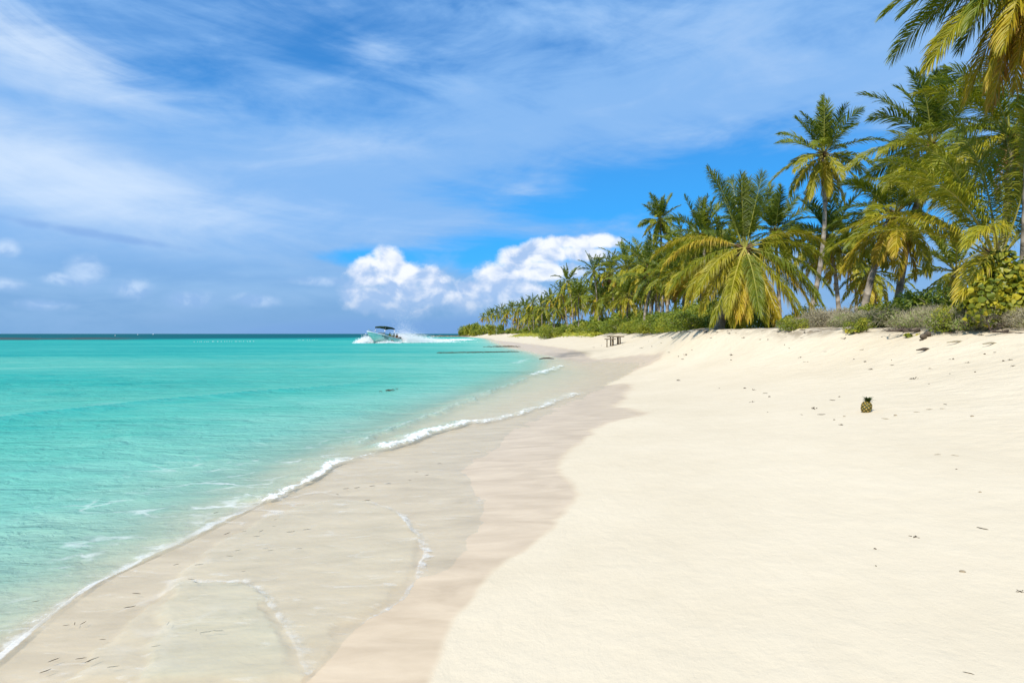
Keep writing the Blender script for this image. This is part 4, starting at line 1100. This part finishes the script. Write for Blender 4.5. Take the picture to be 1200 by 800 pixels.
# ------------------------------------------------------------------ pineapple
def pineapple(px, py):
    x, y, z = on_ground(px, py)
    root = thing('pineapple', 'ripe pineapple with a short green crown standing in the sand', 'pineapple', (x, y, z - .024), (R(3), R(9), .25))
    # fruit: spiral of bosses over an egg-shaped body
    nu, nv_ = 96, 72; u = np.linspace(0, 2 * math.pi, nu, endpoint=False); v = np.linspace(0, 1, nv_)
    Ug, Vg = np.meshgrid(u, v)
    ph = Vg * math.pi; prof = np.sin(np.clip(ph, 0.02, math.pi - .02)) ** .72
    a = 7 * Ug / (2 * math.pi) + 5 * Vg; b = 7 * Ug / (2 * math.pi) - 5 * Vg
    fa, fb = np.abs((a % 1) - .5) * 2, np.abs((b % 1) - .5) * 2
    boss = (1 - fa ** 2.2) * (1 - fb ** 2.2); dot = np.exp(-((fa) ** 2 + (fb) ** 2) / .03)
    rad = .076 * prof * (.93 + .12 * Vg) * (1 + .10 * Vg * (1 - Vg)) + (.013 * boss + .006 * dot) * np.clip(prof * 1.5 - .3, 0, 1)
    zz = .215 * (1 - np.cos(ph)) / 2
    V = np.stack([rad * np.cos(Ug), rad * np.sin(Ug), zz], -1).reshape(-1, 3)
    idx = np.arange(nu * nv_).reshape(nv_, nu); nxt = np.roll(idx, -1, 1)
    Q = np.stack([idx[:-1], nxt[:-1], nxt[1:], idx[1:]], -1).reshape(-1, 4)
    m, g, out = material('pineapple_skin'); p = g.node('ShaderNodeBsdfPrincipled')
    bs, dt = g.attr('boss'), g.attr('dot'); n = g.noise(g.node('ShaderNodeTexCoord').outputs['Object'], 14, 3)
    c = g.mix(g.step(bs, .30, .85), (.022, .024, .006), (.34, .215, .012)); c = g.mix(g.step(n, .4, .65, 0, .55), c, (.10, .10, .012)); c = g.mix(g.step(dt, .3, .8), c, (.07, .045, .015))
    g.put(p.inputs['Base Color'], c); p.inputs['Roughness'].default_value = .5; g.l.new(p.outputs[0], out.inputs[0])
    link('fruit', new_mesh('fruit', V, Q, None, [m], None, dict(boss=boss.ravel(), dot=dot.ravel())), root)
    lm = leaf_material('pineapple_crown', [(0, (.02, .035, .008)), (.6, (.045, .07, .014)), (1, (.09, .11, .03))], .15, .45)
    r = np.random.default_rng(3); VV, QQ, TT, k = [], [], [], 0
    for i in range(44):
        az = i * 2.4; e = R(84 - i * 1.45 + r.normal(0, 6)); l = (.07 + .05 * math.sin(math.pi * min(i / 30, 1))) * r.uniform(.85, 1.15)
        h = np.array([math.cos(az), math.sin(az), 0]); s_ = np.array([-math.sin(az), math.cos(az), 0]); p0 = np.array([0, 0, .205]) + h * .014; d = h * math.cos(e) + np.array([0, 0, math.sin(e)])
        for j in range(5):
            wd = .021 * (1 - (j / 4) ** 1.8) + .001; VV += [p0 - s_ * wd, p0 + h * -.002 + [0, 0, -.003], p0 + s_ * wd]; p0 = p0 + d * l / 4; d = unit(d + h * .16 + DOWN * .13)
        for j in range(4):
            for q_ in range(2): QQ.append((k + j * 3 + q_, k + j * 3 + q_ + 1, k + j * 3 + q_ + 4, k + j * 3 + q_ + 3))
        TT += list(np.repeat(np.linspace(.2, .8, 5), 3)); k += 15
    link('leaf_crown', new_mesh('leaf_crown', VV, QQ, None, [lm], None, dict(tone=TT)), root)


pineapple(1014.5, 483)

# ------------------------------------------------------------------ rustic table on the sand
M_WOOD = simple('weathered_plank', (.20, .155, .10), .85, .35, 6, spec=.1, bump=.01)
M_WOODD = simple('dark_post', (.075, .055, .035), .9, .35, 6, spec=.1, bump=.01)
p = ground(720.5, 404.5); tx, ty = p; tz = hz(tx, ty)
root = thing('wooden_table', 'rustic wooden table with a bench plank standing on the far sand', 'table', (tx, ty, tz - .05), (0, 0, .25))
s = ty / 60
for k in range(5):
    mb = MB(); mb.box((.08 + rr.normal(0, .03), -.36 + k * .18, .82 + rr.normal(0, .006)), (1.3, .168, .11)); mb.build('plank', M_WOOD, root, bevel=.008, smooth_shade=False)
for (x, y) in ((-.30, -.3), (.36, -.3), (-.28, .3), (.38, .3), (.18, -.32)):
    mb = MB(); mb.tube([(x, y, -.1), (x + .02, y, .4), (x, y, .79)], [.07, .06, .06], 8); mb.build('leg', M_WOODD, root)
mb = MB(); mb.box((-.62, -.45, .60), (.95, .30, .09)); mb.build('bench_plank', M_WOOD, root, bevel=.008, smooth_shade=False)
for x in (-.92, -.42):
    mb = MB(); mb.tube([(x, -.45, -.1), (x, -.45, .575)], [.05, .045], 8); mb.build('bench_leg', M_WOOD, root)
root.scale = (s,) * 3

# ------------------------------------------------------------------ motorboat
M_HULL = simple('mint_hull', (.68, .83, .76), .25, .05, 1.0, spec=.5, coat=.3)
M_WHITE = simple('white_gelcoat', (.80, .80, .77), .3, .04, 1.0, spec=.5, coat=.2)
M_CANVAS = simple('dark_green_canvas', (.022, .040, .022), .85, .25, 5, spec=.1)
M_STEEL = simple('steel_tube', (.55, .55, .55), .3, .1, 5, metal=1.0)
M_GLASS = simple('tinted_screen', (.10, .14, .15), .08, .05, 2, spec=.7)
M_BLACK = simple('black_paint', (.02, .02, .022), .4, .1, 5)
M_SKIN = simple('skin', (.36, .20, .13), .6, .1, 8)
M_HAIR = simple('dark_hair', (.025, .018, .014), .7, .2, 20)
M_CUSH = simple('tan_cushion', (.34, .23, .09), .7, .2, 6)


def boat():
    by = 131.0; bx = (449 - 600) / FPX * by
    h = np.array([-.50, -.866]); ang = math.atan2(h[1], h[0])
    root = thing('motorboat', 'pale mint motorboat with a dark green canopy speeding over turquoise water', 'boat', (bx, by, .05), (0, R(-5.5), ang))
    # local: +x towards the bow
    st = np.linspace(0, 1, 15); Lh = 7.4
    secs = []
    for t in st:
        hb = 1.22 * (1 - max(0, (t - .45) / .55) ** 2.3); sh = .92 + .62 * t ** 1.8; keel = -.18 + 1.15 * max(0, (t - .62) / .38) ** 2.2
        ch = .28 + .75 * max(0, (t - .4) / .6) ** 1.6; hc = hb * (.86 - .30 * t ** 2)
        x = -Lh / 2 + Lh * t; rake = .55 * t ** 3
        secs.append([(x, 0, keel), (x + rake * .25, hc * .55, (keel * .55 + ch * .45) - .02), (x + rake * .4, hc, ch), (x + rake * .7, hb * .97, (ch + sh) / 2 + .02), (x + rake, hb, sh)])
    def shell(name, sgn_cols, mat):
        V, Q = [], []
        full = [list(reversed([(a, -b, c) for (a, b, c) in s[1:]])) + s for s in secs]
        n = len(full[0])
        for s_ in full: V += s_
        for i in range(len(full) - 1):
            for j in range(n - 1): Q.append((i * n + j, i * n + j + 1, (i + 1) * n + j + 1, (i + 1) * n + j))
        k = len(V); cz = [(-Lh / 2, 0, .4)]; V += cz
        T = [(k, j + 1, j) for j in range(n - 1)]
        o = link(name, new_mesh(name, V, Q, T, [mat]), root); return o
    hull = shell('hull', 1, M_HULL)
    sol = hull.modifiers.new('thickness', 'SOLIDIFY'); sol.thickness = .05
    for sgn in (1, -1):
        mb = MB(); mb.tube([(s[4][0], sgn * s[4][1], s[4][2] + .02) for s in secs], .075, 8); mb.build('gunwale', M_WHITE, root)
    # foredeck and cockpit floor
    V, Q = [], []
    fs = secs[8:]
    for s_ in fs: V += [(s_[4][0], -s_[4][1], s_[4][2]), (s_[4][0], 0, s_[4][2] + .10), (s_[4][0], s_[4][1], s_[4][2])]
    for i in range(len(fs) - 1):
        for j in range(2): Q.append((i * 3 + j, i * 3 + j + 1, i * 3 + j + 4, i * 3 + j + 3))
    link('foredeck', new_mesh('foredeck', V, Q, None, [M_WHITE]), root)
    mb = MB(); mb.box((-1.45, 0, .38), (4.2, 2.0, .06)); mb.build('cockpit_floor', M_WHITE, root)
    mb = MB(); mb.box((.25, 0, .85), (.6, .9, .9)); mb.build('console', M_WHITE, root, bevel=.05)
    mb = MB(); mb.box((.62, 0, 1.5), (.04, 1.5, .45), Matrix.Rotation(R(-24), 4, 'Y')); mb.build('windscreen', M_GLASS, root)
    for y in (-.55, .55):
        mb = MB(); mb.box((-1.1, y, .72), (.6, .6, .5)); mb.box((-1.4, y, 1.1), (.12, .6, .55)); mb.build('seat', M_CUSH, root, bevel=.04)
    mb = MB(); mb.box((-3.0, 0, .72), (.6, 1.9, .5)); mb.box((-3.28, 0, 1.05), (.12, 1.9, .4)); mb.build('stern_bench', M_CUSH, root, bevel=.04)
    # canopy on four posts
    nx_, ny_ = 9, 7; V, Q = [], []
    for i in range(nx_):
        for j in range(ny_):
            a, b = i / (nx_ - 1) * 2 - 1, j / (ny_ - 1) * 2 - 1
            V.append((-.25 + a * 1.4, b * 1.0, 2.62 - .10 * b * b - .10 * a * a + .03 * math.sin(9 * a)))
    for i in range(nx_ - 1):
        for j in range(ny_ - 1): Q.append((i * ny_ + j, i * ny_ + j + 1, (i + 1) * ny_ + j + 1, (i + 1) * ny_ + j))
    o = link('canopy', new_mesh('canopy', V, Q, None, [M_CANVAS]), root); sd = o.modifiers.new('thickness', 'SOLIDIFY'); sd.thickness = .24; sd.offset = -1
    for (x0, x1) in ((1.05, .95), (-1.65, -1.55)):
        for y in (-1.05, 1.05):
            mb = MB(); mb.tube([(x0, y * 1.08, 1.0), (x1, y, 2.52)], .035, 6); mb.build('canopy_post', M_STEEL, root)
    pts = [(s[4][0] - .1, -s[4][1] * .93, s[4][2] + .42 * min(1, (i + .3))) for i, s in enumerate(secs[9:])]
    ptr = [(a, -b, c) for (a, b, c) in pts[::-1]]
    mb = MB(); mb.tube(pts + ptr, .025, 6); mb.build('bow_rail', M_STEEL, root)
    for y in (-.4, .4):
        mb = MB(); mb.box((-3.95, y, 1.05), (.5, .42, .62)); mb.box((-3.95, y, .3), (.2, .14, 1.0)); mb.build('outboard_motor', M_BLACK, root, bevel=.06)
    # lettering too small to read: two rows of dark script strokes and an orange flash on the port side
    def side(t, f, off=.03):
        i = t * (len(secs) - 1); a = int(min(i, len(secs) - 2)); fr_ = i - a
        lo = np.array(secs[a][2]) * (1 - fr_) + np.array(secs[a + 1][2]) * fr_; hi = np.array(secs[a][4]) * (1 - fr_) + np.array(secs[a + 1][4]) * fr_
        md = np.array(secs[a][3]) * (1 - fr_) + np.array(secs[a + 1][3]) * fr_
        p = lo + (md - lo) * f * 2 if f < .5 else md + (hi - md) * (f - .5) * 2
        return p + [0, off, 0]
    r = np.random.default_rng(12)
    for (t0, t1, f0, hgt, nn, mat) in ((.50, .70, .74, .10, 13, M_BLACK), (.50, .63, .42, .12, 5, M_BLACK), (.30, .40, .30, .12, 5, simple('orange_paint', (.6, .22, .06), .5))):
        mb = MB()
        for k in range(nn):
            t = t0 + (t1 - t0) * k / nn; hh = hgt * r.uniform(.5, 1.1)
            mb.tube([side(t, f0 - hh), side(t + .006, f0), side(t + .010, f0 + hh), side(t + .016, f0 - hh * .6)], .028, 5)
        mb.build('hull_lettering', mat, root)
    mb = MB(); mb.tube([side(t, .985, .05) for t in np.linspace(.0, .62, 12)], .03, 5); mb.build('rubbing_strake', M_BLACK, root)
    root.scale = (1.1, 1.1, 1.12)
    return root, bx, by, h


boat_o, bx, by, hd = boat()


def person(label, lx, ly, lz, shirt, facing=0.0, arm=.3):
    """seated figure: one skinned body, hair its child"""
    J = {'pelvis': (0, 0, .10), 'waist': (-.02, 0, .30), 'chest': (0, 0, .50), 'neck': (.02, 0, .64), 'head': (.05, 0, .78), 'top': (.04, 0, .88)}
    names = list(J); V = [J[k] for k in names]; E = [(i, i + 1) for i in range(5)]; Rr = [.15, .13, .15, .055, .10, .07]
    def chain(start, pts, rad):
        last = start
        for p_, q_ in zip(pts, rad): V.append(p_); Rr.append(q_); E.append((last, len(V) - 1)); last = len(V) - 1
    for sg in (1, -1):
        chain(2, [(.0, sg * .19, .56), (.10, sg * .23, .32), (.30, sg * (.20 - arm * .2), .28), (.38, sg * (.18 - arm * .2), .30)], [.065, .05, .04, .04])
        chain(0, [(.08, sg * .10, .07), (.46, sg * .11, .09), (.50, sg * .11, -.32), (.60, sg * .11, -.36)], [.10, .075, .05, .045])
    me = bpy.data.meshes.new('body'); me.from_pydata(V, E, [])
    o = bpy.data.objects.new('person', me); COL.objects.link(o)
    sk = o.modifiers.new('skin', 'SKIN'); me.skin_vertices[0].data[0].use_root = True
    for i, q_ in enumerate(Rr): me.skin_vertices[0].data[i].radius = (q_, q_)
    o.modifiers.new('smooth', 'SUBSURF').levels = 1
    dg = bpy.context.evaluated_depsgraph_get(); m2 = bpy.data.meshes.new_from_object(o.evaluated_get(dg)); bpy.data.objects.remove(o)
    for m_ in (M_SKIN, shirt, M_BLACK): m2.materials.append(m_)
    for p_ in m2.polygons:
        c = p_.center; p_.material_index = 1 if (c.z > .14 and c.z < .60 and abs(c.y) < .26 and c.x < .18) else (2 if (c.z < .16 and c.z > -.1) else 0); p_.use_smooth = True
    M = boat_o.matrix_basis
    bo = link('person', m2); bo.matrix_world = M @ Matrix.Translation((lx, ly, lz)) @ Matrix.Rotation(facing, 4, 'Z')
    tag(bo, label, 'person')
    th = np.linspace(0, math.pi / 1.9, 6); mb = MB(); mb.tube([(.02, 0, .80 + .115 * math.cos(x)) for x in th], np.maximum(.118 * np.sin(th), .004), 10); mb.build('hair', M_HAIR, bo)


bpy.context.view_layer.update()
person('seated person in a yellow top behind the boat\'s windscreen', -1.02, .55, .95, simple('yellow_cloth', (.62, .42, .04), .8))
person('seated person in an orange top nearest the boat\'s stern', -2.85, .62, .95, simple('orange_cloth', (.60, .20, .05), .8), .3)
person('seated person in an ochre top in the middle of the boat\'s stern bench', -2.85, -.05, .95, simple('ochre_cloth', (.45, .30, .07), .8))

# ------------------------------------------------------------------ spray and wake: countless white drops
M_SPRAY = leaf_material('spray', [(0, (.95, .95, .95)), (1, (.95, .95, .95))], .25, .8, .1)
OCT_V = np.array([[1, 0, 0], [-1, 0, 0], [0, 1, 0], [0, -1, 0], [0, 0, 1], [0, 0, -1]], float)
OCT_F = np.array([[0, 2, 4], [2, 1, 4], [1, 3, 4], [3, 0, 4], [2, 0, 5], [1, 2, 5], [3, 1, 5], [0, 3, 5]])


def drops(name, P, S, label, cat):
    n = len(P); V = (P[:, None, :] + OCT_V[None] * (S[:, None, None] * rng.uniform(.6, 1.3, (n, 6, 1)))).reshape(-1, 3)
    F = (OCT_F[None] + (np.arange(n) * 6)[:, None, None]).reshape(-1, 3)
    o = link(name, new_mesh(name, V, None, F, [M_SPRAY], None, dict(tone=np.full(len(V), .5)), False))
    return tag(o, label, cat, kind='stuff')


fw = np.array([hd[0], hd[1]]); sdv = np.array([-hd[1], hd[0]])      # boat forward and its port side
org = np.array([bx, by])


def loc2(f, s_): return org + np.outer(f, fw) + np.outer(s_, sdv)


n = 8000; t = rng.random(n) ** .8; sg = np.where(rng.random(n) < .15, 1, -1)
f = 2.4 - 3.4 * t + rng.normal(0, .25, n); s_ = sg * (.5 + 2.6 * t ** .9) + rng.normal(0, .22, n)
hgt = np.abs(rng.normal(0, 1, n)) * (.25 + .75 * np.sin(math.pi * np.clip(t * 1.1, 0, 1))) * np.where(sg > 0, .22, .62)
xy = loc2(f, s_)
# foam thrown ahead of the bow, to the left in the picture
n2 = 9000; a = rng.random(n2)
f2 = 1.6 + 2.7 * a + rng.normal(0, .2, n2); s2 = -.8 + rng.normal(0, .9, n2) * (1 - .5 * a); h2 = np.abs(rng.normal(0, .5, n2)) * (1.25 - a)
xy2 = loc2(f2, s2); xy2[:, 0] -= 1.1
drops('bow_spray', np.concatenate([np.column_stack([xy, hgt]), np.column_stack([xy2, h2])]), rng.uniform(.025, .075, n + n2), 'white spray thrown up at the motorboat\'s bow', 'spray')
n = 40000; t = rng.random(n) ** 1.7
f = -4.6 - 11 * t; s_ = rng.normal(0, 1, n) * (1.1 + 2.0 * t)
top = np.interp(t, [0, .06, .2, .42, .7, 1], [1.1, 3.2, 3.6, 1.6, .7, .35])
hgt = np.abs(rng.normal(0, 1, n)) ** 1.15 * top * .54
drops('wake_spray', np.column_stack([loc2(f, s_), hgt]), rng.uniform(.02, .085, n) * (1 - .72 * np.clip(hgt / 2.2, 0, 1)), 'tall white plume of spray behind the motorboat\'s stern', 'spray')
n = 9000; t = rng.random(n) ** .8
P0 = org - fw * 4; P1 = np.array([(545 - 600) / FPX * 200, 200.])
wx = P0 + np.outer(t, P1 - P0); wx[:, 0] += rng.normal(0, 1, n) * 1.2; wx[:, 1] += rng.normal(0, 3.2, n)
drops('wake_foam', np.column_stack([wx, np.abs(rng.normal(0, .14, n)) * (1.3 - t) + .04]), rng.uniform(.06, .16, n), 'long white trail of churned foam left by the motorboat', 'foam')

# ------------------------------------------------------------------ buoys and the reef
M_BUOY = simple('white_float', (.8, .8, .76), .5)
mb = MB(); th = np.linspace(0, math.pi, 7); mb.tube([(0, 0, .06 + .12 * math.cos(x)) for x in th], np.maximum(.12 * np.sin(th), .01), 8)
BU = new_mesh('buoy', np.concatenate(mb.v), mb.q, mb.t, [M_BUOY])
for k in range(34):
    px = 228 + 2.9 * k + rr.normal(0, .7) + (48 if k > 24 else 0); py = 400.6 - .9 * (k > 24) * 1.6 - .02 * k
    Y = EYE * FPX / (py - HOR)
    bo_ = link('buoy', BU, None, ((px - 600) / FPX * Y, Y, 0)); bo_.scale = (.62,) * 3
    tag(bo_, 'tiny white float in the dotted line strung across the far water', 'buoy', 'floats of the far buoy line')
for (px, py, s, lab) in [(135, 393.4, 3.2, 'white mooring buoy far out, leftmost of the three near the horizon'), (161.5, 392.3, 6, 'white mooring buoy far out, middle of the three near the horizon'), (179.5, 391.9, 9, 'white mooring buoy far out, rightmost of the three near the horizon')]:
    Y = EYE * FPX / (py - HOR); o = tag(link('mooring_buoy', BU, None, ((px - 600) / FPX * Y, Y, 0)), lab, 'buoy'); o.scale = (s,) * 3
# low line of rocks running out from the headland
M_ROCK = simple('reef_rock', (.16, .125, .09), .9, .4, .7, spec=.1, bump=.05)
r = np.random.default_rng(9); mb = MB()
for k in range(150):
    px = r.uniform(506, 582); Y = r.uniform(400, 440) - (px - 506) * .3; x = (px - 600) / FPX * Y; th = np.linspace(0, math.pi, 5); s_ = r.uniform(.5, 1.2)
    mb.tube([(x + 1.4 * s_ * math.cos(q_), Y + r.normal(0, .1), .1 + .1 * s_) for q_ in th], np.maximum(.55 * s_ * np.sin(th) * r.uniform(.7, 1.2), .02), 6)
tag(mb.build('reef_rocks', M_ROCK, None), 'low line of brown rocks running out from the headland', 'rocks', kind='stuff')
# creeping green carpet between sand and shrubs, far left part
r = np.random.default_rng(19); n = 9000; Y = r.uniform(95, 260, n); x = np.interp(Y, YV, XV) + r.normal(-.6, .7, n) * (Y / 110)
z = terrain(x, Y) + np.abs(r.normal(0, .12, n))
V, Q, T = leaves_geo(r, np.column_stack([x, Y, z]), unit(np.column_stack([r.normal(0, .5, n), r.normal(-.6, .5, n), np.ones(n)])), .5, .6, np.clip(r.normal(.8, .15, n), 0, 1))
tag(link('ground_cover', new_mesh('ground_cover', V, Q, None, [M_SHRUB], None, dict(tone=T), False)), 'yellow-green creeping plants along the top of the far beach', 'ground cover', kind='stuff')
